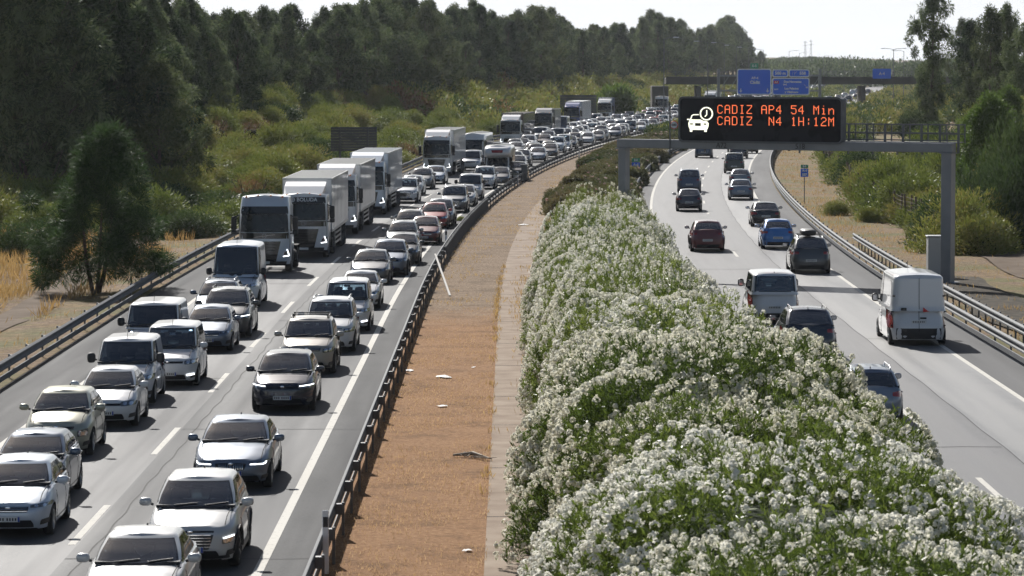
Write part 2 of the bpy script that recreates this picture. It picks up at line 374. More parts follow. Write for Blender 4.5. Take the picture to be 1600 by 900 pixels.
def glass_mat():
    m = bpy.data.materials.new('window_glass'); m.use_nodes = True; nt = m.node_tree; nt.nodes.clear(); N = nt.nodes.new; L = nt.links.new
    t = N('ShaderNodeBsdfTransparent'); t.inputs[0].default_value = (.42, .52, .58, 1); g = N('ShaderNodeBsdfGlossy'); g.inputs['Roughness'].default_value = .03
    f = N('ShaderNodeFresnel'); f.inputs[0].default_value = 2.5; x = N('ShaderNodeMixShader'); o = N('ShaderNodeOutputMaterial'); L(f.outputs[0], x.inputs[0]); L(t.outputs[0], x.inputs[1]); L(g.outputs[0], x.inputs[2]); L(x.outputs[0], o.inputs[0])
    return m
M['window'] = glass_mat(); M['cabin'] = mat('cabin_plastic', (.02, .022, .027), .75); M['seat_cloth'] = mat('seat_cloth', (.04, .042, .05), .9)
M['lens'] = mat('lamp_lens', (.16, .17, .185), .1, metal=.6, coat=1.0)
M['lens_dark'] = mat('lamp_lens_dark', (.12, .125, .13), .1, metal=.4, coat=1.0)
M['drl'] = mat('running_light', (.9, .9, .9), .3, emit=(.92, .96, 1), es=2.2)
M['lamp_warm'] = mat('lit_headlamp', (.9, .9, .85), .3, emit=(1, .86, .62), es=3.0)
M['red_lens'] = mat('tail_lens', (.28, .012, .012), .2, coat=1.0)
M['amber'] = mat('amber_lens', (.7, .25, .03), .3)
M['plate'] = mat('plate_white', (.62, .62, .6), .5)
M['blue_plate'] = mat('plate_blue', (.02, .06, .35), .5)
M['white_sign'] = mat('sign_white', (.78, .8, .82), .4)
M['blue_sign'] = mat('sign_blue', (.012, .14, .8), .45, emit=None)
M['red_sign'] = mat('sign_red', (.6, .03, .03), .5)
M['green_sign'] = mat('sign_green', (.03, .3, .16), .5)
M['sign_back'] = mat('sign_back', (.09, .09, .1), .6, metal=.3)
M['trunk'] = mat('bark', (.075, .055, .04), .95, noise=((.14, .11, .085), 5, .2), bump=.6)
M['twig'] = mat('twig', (.07, .055, .035), .95)
M['timber'] = mat('timber', (.42, .36, .28), .85, noise=((.25, .2, .15), 6, .2))
M['litter'] = mat('litter_white', (.75, .74, .72), .7)
PAINT = {}
def paint(n, col, metal=.0, rough=.32):
    PAINT[n] = mat('paint_' + n, col, rough, metal=metal, coat=.8)
paint('white', (.64, .65, .66)); paint('pearl', (.54, .545, .54), .15); paint('silver', (.23, .245, .262), .5, .34); paint('silver_blue', (.145, .18, .235), .5, .34)
paint('grey', (.13, .14, .15), .5); paint('dark_grey', (.055, .06, .066), .5); paint('black', (.012, .013, .016), .2, .25); paint('navy', (.01, .016, .035), .1, .25)
paint('steel_blue', (.055, .085, .135), .4); paint('blue', (.035, .16, .42), .35); paint('red', (.32, .008, .012), .0); paint('dark_red', (.12, .006, .009), .0)
paint('cream', (.56, .53, .45), .15); paint('olive_cream', (.38, .375, .29), .35); paint('olive', (.08, .08, .055), .3); paint('beige', (.36, .335, .295), .3)
paint('brown', (.07, .05, .042), .2, .6); paint('truck_blue', (.03, .06, .22), .2); paint('ice', (.50, .56, .63), .2)
# ------------------------------------------------------------------ ground, roads, markings
def ribbon(name, u0, u1, Y0, Y1, z, m, kind='structure', step=4.0, thick=0.0, parent=None, nu=1):
    f0 = u0 if callable(u0) else (lambda Y: u0); f1 = u1 if callable(u1) else (lambda Y: u1)
    n = max(1, int(round((Y1 - Y0) / step))); V = []; F = []; UV = []
    for i in range(n + 1):
        Y = Y0 + (Y1 - Y0) * i / n
        for k in range(nu + 1):
            u = f0(Y) + (f1(Y) - f0(Y)) * k / nu
            V.append((u + shift(Y), Y, z)); UV.append((u, Y))
    for i in range(n):
        for k in range(nu):
            a = i * (nu + 1) + k; F.append((a, a + 1, a + nu + 2, a + nu + 1))
    me = bpy.data.meshes.new(name); me.from_pydata(V, [], F); me.materials.append(m)
    ul = me.uv_layers.new(name='UVMap')
    for lp in me.loops: ul.data[lp.index].uv = UV[lp.vertex_index]
    o = link(name, me, parent)
    if kind: o['kind'] = kind
    return o
def build_ground():
    ys = [20 + 5 * i for i in range(0, 60)] + [320 + 12 * i for i in range(0, 60)] + [1040 + 60 * i for i in range(1, 60)] + [5000, 7000, 10000]
    us = [-2500, -1500, -900, -600, -400, -300, -220, -170, -140] + [-120 + 6 * i for i in range(10)] + [-60 + 2.0 * i for i in range(70)] + [80 + 6 * i for i in range(8)] + [140, 170, 220, 300, 400, 600, 900, 1500, 2500]
    V = []; F = []; nu = len(us)
    for Y in ys:
        for u in us: V.append((u + shift(Y), Y, ground_z(u + shift(Y), Y)))
    for i in range(len(ys) - 1):
        for k in range(nu - 1):
            a = i * nu + k; F.append((a, a + 1, a + nu + 1, a + nu))
    me = bpy.data.meshes.new('ground'); me.from_pydata(V, [], F); me.materials.append(M['ground'])
    me.polygons.foreach_set('use_smooth', [True] * len(F))
    tag(link('ground', me), kind='structure')
build_ground()
YE = 1700
EL = lambda Y: -15.5 - extra(Y)
ribbon('hard_shoulder', EL, lambda Y: -13.3 - extra(Y), 40, YE, .000, M['asphalt_shoulder'])
ribbon('road', lambda Y: -13.3 - extra(Y), -9.0, 40, YE, .000, M['asphalt_lane'])
ribbon('road', -9.0, -4.9, 40, YE, .000, M['asphalt_fast'])
ribbon('hard_shoulder', -4.9, -3.95, 40, YE, .000, M['asphalt_shoulder'])
ribbon('hard_shoulder', 6.35, 7.4, 40, YE, .000, M['asphalt_fast'])
ribbon('road', 7.4, 12.75, 40, YE, .000, M['asphalt_away'])
ribbon('road', 12.75, 15.1, 40, YE, .000, M['asphalt_pale'])
ribbon('hard_shoulder', 15.1, 17.0, 40, YE, .000, M['asphalt_fast'])
ribbon('median_ground', -3.95, -.55, 40, 520, .000, M['median'], nu=4)
ribbon('drainage_channel', -.55, .75, 40, 400, .006, M['concrete'], nu=2)
ribbon('median_ground', .75, 6.35, 40, 520, .000, M['median'])
# joints of the concrete channel
jb = MB()
for k in range(60):
    Y = 42 + k * 9.3 + rnd.uniform(-1.5, 1.5)
    jb.box((shift(Y) + .1, Y, .0105), (1.3, .035, .003), rot=Matrix.Rotation(rnd.uniform(-.05, .05), 3, 'Z'))
tag(jb.obj('channel_joint', M['vblack']), kind='structure')
ribbon('road_edge_line', -5.08, -4.88, 40, 1200, .004, M['line'])
ribbon('road_edge_line', lambda Y: -13.42 - extra(Y), lambda Y: -13.24 - extra(Y), 40, 1200, .004, M['line'])
ribbon('road_edge_line', 7.38, 7.56, 40, 1200, .004, M['line'])
ribbon('road_edge_line', 15.02, 15.2, 40, 1200, .004, M['line'])
def dashes(u, Y0, ln, m, n=62, name='lane_marking', per=17.0, w_=.16):
    V = []; F = []
    for k in range(n):
        a = Y0 + per * k
        for j in range(3):
            y0 = a + ln * j / 3; y1 = a + ln * (j + 1) / 3; b = len(V)
            V += [(u - w_ / 2 + shift(y0), y0, .004), (u + w_ / 2 + shift(y0), y0, .004), (u + w_ / 2 + shift(y1), y1, .004), (u - w_ / 2 + shift(y1), y1, .004)]; F.append((b, b + 1, b + 2, b + 3))
    me = bpy.data.meshes.new(name); me.from_pydata(V, [], F); me.materials.append(m); tag(link(name, me), kind='structure')
dashes(-9.12, 73.3 - 17, 6.6, M['line'])
dashes(11.2, 84.9 - 4.9 - 17 + 0.0, 5.2, M['line'], w_=.15)
ribbon('road_seam', lambda Y: -8.62 + .025 * math.sin(Y * 1.7) + .02 * math.sin(Y * .43), lambda Y: -8.585 + .025 * math.sin(Y * 1.7) + .02 * math.sin(Y * .43), 40, 500, .0045, M['vblack'], step=.7)
ribbon('road_seam', lambda Y: 12.735 + .02 * math.sin(Y * .7), lambda Y: 12.765 + .02 * math.sin(Y * .7), 40, 500, .0045, M['asphalt_shoulder'], step=.7)
tj = MB()
for (u0, u1, Y) in ((-9.0, -3.95, 96.5), (-9.0, -5.1, 137), (-9.0, -3.95, 71.2), (7.5, 12.7, 92), (7.5, 15, 171), (-13.2, -9.1, 112), (-13.2, -9.1, 160), (12.8, 15, 128)):
    n = 10; V = []; F = []
    for i in range(n + 1):
        u = u0 + (u1 - u0) * i / n; y = Y + rnd.uniform(-.05, .05); V += [(u + shift(Y), y, .0045), (u + shift(Y), y + .07 + rnd.uniform(0, .05), .0045)]
    tj.add(V, [(2 * i, 2 * i + 2, 2 * i + 3, 2 * i + 1) for i in range(n)])
tag(tj.obj('road_seam', M['asphalt_shoulder']), kind='structure')
ribbon('road_kerb_strip', lambda Y: -15.62 - extra(Y), lambda Y: -15.5 - extra(Y), 40, 700, .004, M['vblack'])

# ------------------------------------------------------------------ guard rails
WPROF = [(0, .44), (.07, .47), (.07, .52), (.0, .57), (.0, .61), (.07, .66), (.07, .71), (0, .76), (-.012, .755), (.055, .705), (.055, .665), (-.012, .615), (-.012, .565), (.055, .515), (.055, .475), (-.012, .445)]
def guard_rail(label, uf, Y0, Y1, side, sp, dense=None, lower=True, far_y=None, h=0.0, group='guard rails along the motorway'):
    """side = +1 when the road lies on the +u side of the rail"""
    root = empty('guard_rail', (uf(Y0) + shift(Y0), Y0, 0)); tag(root, label, 'guard rail', group)
    ox, oy = root.location.x, root.location.y
    ys = []; Y = Y0
    while Y < Y1: ys.append(Y); Y += 4 if Y < 500 else 10
    ys.append(Y1)
    b = MB(); n = len(WPROF); V = []; F = []
    for Y in ys:
        for (d, z) in WPROF: V.append((uf(Y) + shift(Y) + side * d - ox, Y - oy, z + h))
    for i in range(len(ys) - 1):
        for k in range(n):
            k2 = (k + 1) % n; F.append((i * n + k, i * n + k2, (i + 1) * n + k2, (i + 1) * n + k))
    b.add(V, F); b.obj('beam', M['galv'], root)
    if lower:
        b = MB(); pr = [(0.0, .12), (.03, .13), (.03, .3), (0, .31)]; V = []; F = []
        for Y in ys:
            for (d, z) in pr: V.append((uf(Y) + shift(Y) + side * d - ox, Y - oy, z))
        for i in range(len(ys) - 1):
            for k in range(4):
                k2 = (k + 1) % 4; F.append((i * 4 + k, i * 4 + k2, (i + 1) * 4 + k2, (i + 1) * 4 + k))
        b.add(V, F); b.obj('lower_beam', M['galv'], root)
    pm = MB(); pm.box((0, 0, .36 + h / 2), (.06, .1, .76 + h), bev=.01); pm.box((side * .075, 0, .6 + h), (.16, .2, .22), bev=.01)
    pmesh = pm.mesh('post', [M['galv_dark']])
    pos = []; Y = Y0 + .5
    while Y < Y1:
        pos.append(Y); Y += (1.0 if dense and dense[0] < Y < dense[1] else sp)
    farmb = MB()
    for i, Y in enumerate(pos):
        x = uf(Y) + shift(Y) - side * .17 - ox
        if i < 100: link('post', pmesh, root, (x, Y - oy, 0)).rotation_euler = (0, 0, -math.atan(slope(Y)))
        else: farmb.merge(pm, (x, Y - oy, 0))
    if farmb.v: tag(farmb.obj('post', M['galv_dark'], root), kind='stuff')
    return root
guard_rail('long steel guard rail along the outer shoulder beside the queueing vans and lorries', lambda Y: -15.75 - extra(Y), 60, 900, 1, 4.0)
guard_rail('steel guard rail between the queueing cars and the orange earth of the central strip', lambda Y: -3.72, 58, 900, -1, 4.0, dense=(176, 240))
guard_rail('steel guard rail curving along the inner edge of the free flowing carriageway behind the oleanders', lambda Y: 6.2, 60, 900, 1, 4.0)
guard_rail('steel guard rail on the outer edge of the free flowing carriageway by the white van', lambda Y: 17.05 if Y > 250 else 16.75 + .3 * sst(Y, 150, 250), 60, 800, -1, 4.0)
guard_rail('short second guard rail protecting the gantry post and grey cabinet', lambda Y: 17.75, 70, 190, -1, 2.0, h=.08, lower=False)
# ------------------------------------------------------------------ vehicles
class Shell:
    """closed body surface: plan outline is a superellipse whose front, rear and half width depend on height"""
    def __init__(s, fx, rx, wd, nf=5.5, nr=6.5, bow=.07, xm=None):
        s.fx = sorted(fx); s.rx = sorted(rx); s.wd = sorted(wd); s.nf = nf; s.nr = nr; s.bow = bow
        s.xm = xm if xm is not None else (s.F(.6) + s.Rr(.6)) / 2
    def F(s, z): return float(np.interp(z, [a for a, b in s.fx], [b for a, b in s.fx]))
    def Rr(s, z): return float(np.interp(z, [a for a, b in s.rx], [b for a, b in s.rx]))
    def W(s, z): return float(np.interp(z, [a for a, b in s.wd], [b for a, b in s.wd]))
    def front(s, y, z):
        w = s.W(z); r = min(.9995, abs(y) / w)
        return Vector((s.xm + (s.F(z) - s.xm) * (1 - r ** s.nf) ** (1 / s.nf) - s.bow * r * r, y, z))
    def rear(s, y, z):
        w = s.W(z); r = min(.9995, abs(y) / w)
        return Vector((s.xm + (s.Rr(z) - s.xm) * (1 - r ** s.nr) ** (1 / s.nr) + s.bow * .6 * r * r, y, z))
    def side(s, x, z, sg=1):
        a = s.F(z) - s.bow if x > s.xm else s.Rr(z); n = s.nf if x > s.xm else s.nr
        r = min(.999, abs((x - s.xm) / (a - s.xm)))
        return Vector((x, sg * s.W(z) * (1 - r ** n) ** (1 / n), z))
    def pt(s, th, z):
        c, sn = math.cos(th), math.sin(th)
        if c >= 0: n = s.nf; a = s.F(z) - s.xm
        else: n = s.nr; a = s.xm - s.Rr(z)
        x = s.xm + math.copysign(abs(c) ** (2 / n), c) * a; y = math.copysign(abs(sn) ** (2 / n), sn) * s.W(z)
        r = abs(y) / s.W(z); x += (-s.bow if c >= 0 else s.bow * .6) * r * r
        return x, y
    def thetas(s, z, ds=.05):
        ts = [math.pi * i / 4000 for i in range(4001)]; ps = [s.pt(t, z) for t in ts]; out = [0.0]; acc = 0
        for i in range(1, 4001):
            acc += math.dist(ps[i], ps[i - 1])
            if acc >= ds: out.append(ts[i]); acc = 0
        if math.pi - out[-1] < .002: out.pop()
        out.append(math.pi)
        return out + [2 * math.pi - t for t in out[-2:0:-1]]
    def build(s, mb, zlo, zhi, rows, cap, mi=0, ds=.05, zref=.6, rim=.02, capn=10, hole=None):
        T = s.thetas(zref, ds); n = len(T); V = []; F = []
        base = [s.pt(t, zref) for t in T]
        fr = list(rows)
        for v in fr:
            for i, t in enumerate(T):
                x0, y0 = base[i]; lo = zlo(x0, y0); hi = zhi(x0); z = lo + (hi - lo) * v
                x, y = s.pt(t, z)
                V.append((x, y, z))
        m = len(fr)
        for j in range(m - 1):
            for i in range(n):
                i2 = (i + 1) % n; q = (j * n + i, j * n + i2, (j + 1) * n + i2, (j + 1) * n + i)
                if hole is None or not all(hole(*V[k]) for k in q): F.append(q)
        # rounded edge and cap
        top = [V[(m - 1) * n + i] for i in range(n)]
        half = n // 2; capv = {}
        base_i = len(V)
        grid = []
        for i in range(0, half + 1):
            j = (n - i) % n; A = top[i]; B = top[j]; row = []
            if i == 0 or i == half: grid.append(None); continue
            for k in range(1, capn):
                f = 1 - 2 * k / capn
                f = math.copysign(1 - (1 - abs(f)) ** 1.5, f) if abs(f) < 1 else f
                x = (A[0] + B[0]) / 2 + (A[0] - B[0]) / 2 * f; y = A[1] * f if abs(A[1]) > abs(B[1]) else -B[1] * f
                y = A[1] * (1 + f) / 2 + B[1] * (1 - f) / 2
                row.append(len(V)); V.append((x, y, cap(x, y, (A[2] + B[2]) / 2, abs(f))))
            grid.append([(m - 1) * n + i] + row + [(m - 1) * n + j])
        for i in range(1, half - 1):
            a, b = grid[i], grid[i + 1]
            for k in range(capn): F.append((a[k], b[k], b[k + 1], a[k + 1]))
        a = grid[1]; c = (m - 1) * n
        for k in range(capn): F.append((c, a[k], a[k + 1]))
        a = grid[half - 1]; c = (m - 1) * n + half
        for k in range(capn): F.append((c, a[k + 1], a[k]))
        mb.add(V, F, mi, True)
def patch(mb, fn, q, nu=8, nv=4, off=.006, mi=0, rnd_=0.0, sgn=(1, 0, 0), smooth=True):
    """quad patch on a surface fn(a,b); q = 4 corners (a,b) in order; lifted off along the normal"""
    V = []; F = []; e = .01
    P_ = []
    for j in range(nv + 1):
        for i in range(nu + 1):
            x = 2 * i / nu - 1; y = 2 * j / nv - 1
            if rnd_: x, y = x * math.sqrt(1 - rnd_ * y * y / 2), y * math.sqrt(1 - rnd_ * x * x / 2)
            s_ = (x + 1) / 2; t_ = (y + 1) / 2
            a = (q[0][0] * (1 - s_) + q[1][0] * s_) * (1 - t_) + (q[3][0] * (1 - s_) + q[2][0] * s_) * t_
            b = (q[0][1] * (1 - s_) + q[1][1] * s_) * (1 - t_) + (q[3][1] * (1 - s_) + q[2][1] * s_) * t_
            p = fn(a, b); du = fn(a + e, b) - fn(a - e, b); dv = fn(a, b + e) - fn(a, b - e)
            nn = du.cross(dv)
            if nn.length < 1e-9: nn = Vector(sgn)
            nn.normalize()
            if nn.dot(Vector(sgn)) < 0: nn = -nn
            V.append(p + nn * off)
    for j in range(nv):
        for i in range(nu):
            a = j * (nu + 1) + i; F.append((a, a + 1, a + nu + 2, a + nu + 1))
    # make the winding face outwards
    p0, p1, p2 = V[F[0][0]], V[F[0][1]], V[F[0][2]]
    if (p1 - p0).cross(p2 - p0).dot(Vector(sgn)) < 0: F = [f[::-1] for f in F]
    mb.add(V, F, mi, smooth)
    return mb
def wheel_parts(rad, wd=.21, spokes=5, dark=False, truck=False):
    t = MB(); h = wd / 2
    t.lathe([(rad * .66, h * .8), (rad * .72, h * .98), (rad * .93, h), (rad, h * .75), (rad, -h * .75), (rad * .93, -h), (rad * .66, -h * .9), (rad * .66, h * .8)], 30)
    r = MB()
    if truck:
        r.lathe([(rad * .66, h * .85), (rad * .6, h * .3), (rad * .36, h * .2), (rad * .33, h * .75), (rad * .16, h * .85), (.001, h * .85)], 24)
        for k in range(8):
            a = k * math.pi / 4; r.tube([(rad * .27 * math.cos(a), h * .7, rad * .27 * math.sin(a)), (rad * .27 * math.cos(a), h * .95, rad * .27 * math.sin(a))], .018, 6)
    else:
        r.lathe([(rad * .68, h * .9), (rad * .66, h * .97), (rad * .61, h * .85), (rad * .58, -h * .4)], 30)
        for k in range(spokes):
            a = 2 * math.pi * k / spokes
            for da in (-.12, .12):
                r.bar((rad * .12 * math.cos(a), h * .72, rad * .12 * math.sin(a)), (rad * .62 * math.cos(a + da), h * .86, rad * .62 * math.sin(a + da)), rad * .1, wd2=.03)
        r.lathe([(rad * .17, h * .4), (rad * .16, h * .8), (.001, h * .85)], 16)
        d = MB(); d.lathe([(rad * .62, -h * .1), (.001, -h * .1)], 20)
        r.merge(d, mi=1)
    return t, r
WHEELS = {}
def wheel_mesh(rad, dark=False, truck=False, wd=.21, sp=5):
    k = (rad, dark, truck, wd, sp)
    if k not in WHEELS:
        t, r = wheel_parts(rad, wd, sp, dark, truck)
        WHEELS[k] = (t, r, t.mesh('tyre', [M['tyre']]), r.mesh('rim', [M['rim_dark'] if dark else M['rim'], M['vblack']]))
    return WHEELS[k]

def car_parts(sp):
    """returns [(part name, MB, [material keys], parent part name or None)] and wheel placements. nose at x = 0, car runs to -L"""
    g = dict(L=4.3, W=1.8, H=1.48, sill=.2, hood_f=.72, hood_r=.98, xc=-1.05, xwt=-1.95, belt_r=1.0, xrt=None, xrb=None, deck=None, xdeck=None,
             axf=-.85, axr=None, Rw=.32, gw0=.1, gw1=.27, gn=9, hoodcrown=.055, grille='bar', plate_z=.42, rails=False, panel=False, two_door=False, dlo=None,
             lamp=(.52, .97, .62, .72), lampm='lens', drl=False, cladding=False, tall=False, spokes=5, darkrim=False, doors_rear=False, rear_glass=True, roofc=.05, noserake=.1, intake=(.24, .4, .62), bow=.1, box=False, ns=0)
    g.update(sp); L = g['L']; W = g['W']; H = g['H']
    axr = g['axr'] or -(L - .8); xrt = g['xrt'] or -(L - .75); xrb = g['xrb'] or -(L - .12); Rw = g['Rw']
    hf, hr = g['hood_f'], g['hood_r']; wheels = [(g['axf'], 1), (g['axf'], -1), (axr, 1), (axr, -1)]
    zt = H - .07
    body = Shell([(.1, -.16), (.28, -.05), (.42, 0), (hf - .12, -.015), (hf, -g['noserake']), (hf + .12, -g['noserake'] - .25), (1.2, -.9)],
                 [(.1, -L + .14), (.3, -L + .03), (.45, -L), (.68, -L + .01), (.95, -L + .07), (1.3, -L + .16)],
                 [(.1, W / 2 - .08), (.3, W / 2 - .03), (.5, W / 2 - .005), (.66, W / 2), (.82, W / 2 - .02), (.95, W / 2 - .055), (1.1, W / 2 - .1), (1.6, W / 2 - .12)], bow=g['bow'])
    zdeck = g['deck'] or (g['belt_r'] + .02)
    kx = [-L - .1, -L + .05, xrb - .02, xrb + .5, -1.9 if not g['box'] else g['xc'] - .9, g['xc'], g['xc'] * .45, -.12, .1]
    kz = [zdeck - .05, zdeck - .01, zdeck, g['belt_r'] + .01, hr + .015, hr, hf + (hr - hf) * .68, hf + .02, hf]
    order = np.argsort(kx); kx = [kx[i] for i in order]; kz = [kz[i] for i in order]
    zhi = lambda x: float(np.interp(x, kx, kz))
    def zlo(x, y):
        z = g['sill']
        if abs(y) > W * .36:
            for ax in (g['axf'], axr):
                d = abs(x - ax); r = Rw + .055
                if d < r: z = max(z, Rw + math.sqrt(r * r - d * d) * .98)
        if x > -.12 or x < -L + .12: z = max(z, .22)
        return z
    def cap(x, y, z, f):
        c = g['hoodcrown'] * (1 - f ** 2.2)
        if x > g['xc'] - .2:
            c += .014 * math.exp(-((f - .68) / .10) ** 2) * (1 - sst(-x, -1, .2) * 0)
        # crown fades towards the nose edge
        c *= .35 + .65 * sst(-x, .02, .4)
        return z + c
    out = []
    b = MB(); body.build(b, zlo, zhi, [0, .04, .12, .22, .34, .46, .58, .7, .8, .88, .94, .98, 1.0], cap)
    capz = lambda x, y: Vector((x, y, cap(x, y, zhi(x), min(1, abs(y) / max(.1, body.W(zhi(x)))))))
    # greenhouse
    zb = min(hr, g['belt_r']) - .06
    gh = Shell([(zb, g['xc'] + .06), (hr + .02, g['xc'] - .02), ((hr + zt) / 2, g['xc'] + (g['xwt'] - g['xc']) * .47), (zt - .03, g['xwt'] + .03), (zt + .02, g['xwt'] - .04), (H, g['xwt'] - .18)],
               [(zb, xrb - .03), (hr + .05, xrb), ((hr + zt) / 2, xrb + (xrt - xrb) * .42), (zt - .03, xrt - .02), (zt + .02, xrt + .04), (H, xrt + .15)],
               [(zb, W / 2 - g['gw0'] + .03), (hr, W / 2 - g['gw0']), ((hr + zt) / 2, W / 2 - g['gw0'] - (g['gw1'] - g['gw0']) * .38), (zt - .04, W / 2 - g['gw1'] + .02), (zt + .01, W / 2 - g['gw1'] - .02), (zt + .04, W / 2 - g['gw1'] - .07), (H, W / 2 - g['gw1'] - .12)],
               nf=g['gn'], nr=g['gn'], bow=.1)
    gh.xm = (g['xwt'] + xrt) / 2
    rc = g['roofc']
    zend = zt + .035
    gcap = lambda x, y, z, f: z + rc * (1 - f ** 2) * (.4 + .6 * sst(min(gh.F(zend) - x, x - gh.Rr(zend)), 0, .5))
    z0, z1 = hr + .045, zt - .045
    zs0 = max(hr, g['belt_r']) + .035; zs1 = zt - .05; rz0 = max(hr, g['belt_r']) + .05
    fl = lambda z: gh.F(z) - .30; rl = lambda z: gh.Rr(z) + .30
    xb0 = g['xwt'] - (.85 if not g['panel'] else .95)
    def hole(x, y, z):
        if x > gh.xm and z0 + .0 < z < z1 and abs(y) < .95 * (gh.W(z) - .055) and abs(gh.front(y, z).x - x) < .05: return True
        if g['rear_glass'] and x < gh.xm and rz0 + .01 < z < zt - .06 and abs(y) < .88 * (gh.W(z) - .06) and abs(gh.rear(y, z).x - x) < .05: return True
        if zs0 + .01 < z < zs1 - .01 and abs(y) > gh.W(z) * .8:
            lo = rl(z) + .04 if not g['panel'] else xb0 + .06
            if lo < x < fl(z) - .03 and (g['panel'] or abs(x - xb0) > .07): return True
        return False
    gh.build(b, lambda x, y: zb, lambda x: zend, [0, .1, .18, .26, .34, .42, .5, .58, .66, .74, .8, .85, .9, .95, 1.0], gcap, zref=zt - .1, ds=.045, hole=hole)
    out.append(('body', b, ['PAINT'], None))
    # cabin seen through the glass
    gx0, gx1 = g['xc'] - .12, (xrb + .12 if not g['panel'] else xb0 - .35)
    m = MB(); m.box(((gx0 + gx1) / 2, 0, hr + .045), (gx0 - gx1, 2 * gh.W(hr) - .1, .05)); m.box((g['xc'] - .38, 0, hr + .075), (.3, 2 * gh.W(hr) - .3, .07), bev=.03)
    if g['panel']: m.box((gx1, 0, (hr + zt) / 2), (.04, 2 * gh.W(zt - .1) - .06, zt - hr))
    out.append(('dashboard', m, ['cabin'], None))
    for sg in (1, -1):
        m = MB(); m.box((g['xwt'] - .42, sg * W * .21, hr + .13), (.14, .44, .3), bev=.05, taper=(.8, .85)); m.box((g['xwt'] - .46, sg * W * .21, hr + .34), (.1, .24, .16), bev=.04); out.append(('seat', m, ['seat_cloth'], None))
    m = MB(); m.tube([(g['xc'] - .62 + .05 * math.sin(a), W * .21 + .17 * math.cos(a), hr + .07 + .16 * math.sin(a)) for a in [2 * math.pi * k / 14 for k in range(15)]], .016, 5, cap=False); out.append(('steering_wheel', m, ['cabin'], None))
    if not g['panel']:
        m = MB(); m.box((xrb + .65, 0, hr + .1), (.14, W * .62, .22), bev=.05)
        for y in (-.35, 0, .35): m.box((xrb + .63, y * W * .6, hr + .26), (.09, .2, .12), bev=.03)
        out.append(('rear_seat', m, ['seat_cloth'], None))
    m = MB(); p = gh.front(0, zt - .14); m.box((p.x - .1, 0, zt - .13), (.03, .24, .07), bev=.01); out.append(('rear_view_mirror', m, ['vblack'], None))
    # windscreen
    def ws(a, z): return gh.front(a * (gh.W(z) - .055), z)
    m = patch(MB(), ws, [(-.94, z0), (.94, z0), (.955, z1), (-.955, z1)], 18, 8, .007, rnd_=.05, sgn=(1, 0, .4))
    for q in ([(-.985, z0 - .03), (-.9, z0 - .03), (-.915, z1 + .015), (-.985, z1 + .015)], [(.9, z0 - .03), (.985, z0 - .03), (.985, z1 + .015), (.915, z1 + .015)]): patch(m, ws, q, 3, 8, .0045, mi=1, sgn=(1, 0, .4))
    for q in ([(-.985, z1 - .04), (.985, z1 - .04), (.985, z1 + .018), (-.985, z1 + .018)], [(-.985, z0 - .03), (.985, z0 - .03), (.985, z0 + .045), (-.985, z0 + .045)]): patch(m, ws, q, 18, 2, .0045, mi=1, sgn=(1, 0, .4))
    out.append(('windscreen', m, ['window', 'gloss_black'], None))
    # black cowl strip + wipers
    m = patch(MB(), ws, [(-.97, z0 - .055), (.97, z0 - .055), (.955, z0 - .004), (-.955, z0 - .004)], 14, 1, .006, sgn=(1, 0, .4))
    for s_ in (.25, -.55):
        a = ws(s_, z0 + .01) + Vector((.02, 0, .02)); c = ws(s_ + .62, z0 + .05) + Vector((.02, 0, .02)); m.bar(a, c, .018)
    out.append(('wiper_cowl', m, ['black'], None))
    # side windows
    def sd(sg): return lambda x, z: gh.side(x, z, sg)
    if g['dlo'] is not None: xend0, xend1 = g['dlo']
    else: xend0, xend1 = rl(zs0), rl(zs1)
    xb = (gh.F(zs1) + max(xend1, gh.Rr(zs1))) / 2 - .02 if not g['panel'] else g['xwt'] - .95
    if not g['panel']: xb = g['xwt'] - .85
    wins = [(fl(zs0), fl(zs1) - .02, xb + .04, xb + .04)]
    if not g['panel']:
        wins.append((xb - .04, xb - .04, xend0, xend1))
    for sg in (1, -1):
        for (a0, a1, c0, c1) in wins:
            m = patch(MB(), sd(sg), [(a0, zs0), (c0, zs0 + .01), (c1, zs1), (a1, zs1)], 8, 4, .008, rnd_=.08, sgn=(0, sg, .2))
            e_ = .075
            for q in ([(a0 + .01, zs0 - .012), (c0 - .01, zs0 - .012), (c0 - .01, zs0 + .03), (a0 + .01, zs0 + .03)], [(a1 + .01, zs1 - .05), (c1 - .01, zs1 - .05), (c1 - .01, zs1 + .012), (a1 + .01, zs1 + .012)], [(a0, zs0), (a0 - e_, zs0), (a1 - e_, zs1), (a1, zs1)], [(c0 + e_, zs0), (c0, zs0), (c1, zs1), (c1 + e_, zs1)]): patch(m, sd(sg), q, 5, 3, .004, mi=1, sgn=(0, sg, .2))
            out.append(('side_window', m, ['window', 'gloss_black'], None))
    # rear window
    def rw(a, z): return gh.rear(a * (gh.W(z) - .06), z)
    if g['rear_glass']:
        m = patch(MB(), rw, [(-.9, rz0), (.9, rz0), (.93, zt - .05), (-.93, zt - .05)], 12, 5, .008, rnd_=.1, sgn=(-1, 0, .3))
        for q in ([(-.93, rz0 - .01), (-.84, rz0 - .01), (-.87, zt - .04), (-.95, zt - .04)], [(.84, rz0 - .01), (.93, rz0 - .01), (.95, zt - .04), (.87, zt - .04)], [(-.93, zt - .11), (.93, zt - .11), (.95, zt - .04), (-.95, zt - .04)], [(-.93, rz0 - .02), (.93, rz0 - .02), (.93, rz0 + .06), (-.93, rz0 + .06)]): patch(m, rw, q, 8, 4, .004, mi=1, sgn=(-1, 0, .3))
        out.append(('rear_window', m, ['window', 'gloss_black'], None))
    # front end
    fr = lambda y, z: body.front(y, z); hw = W / 2
    la, lb, lz0, lz1 = g['lamp']
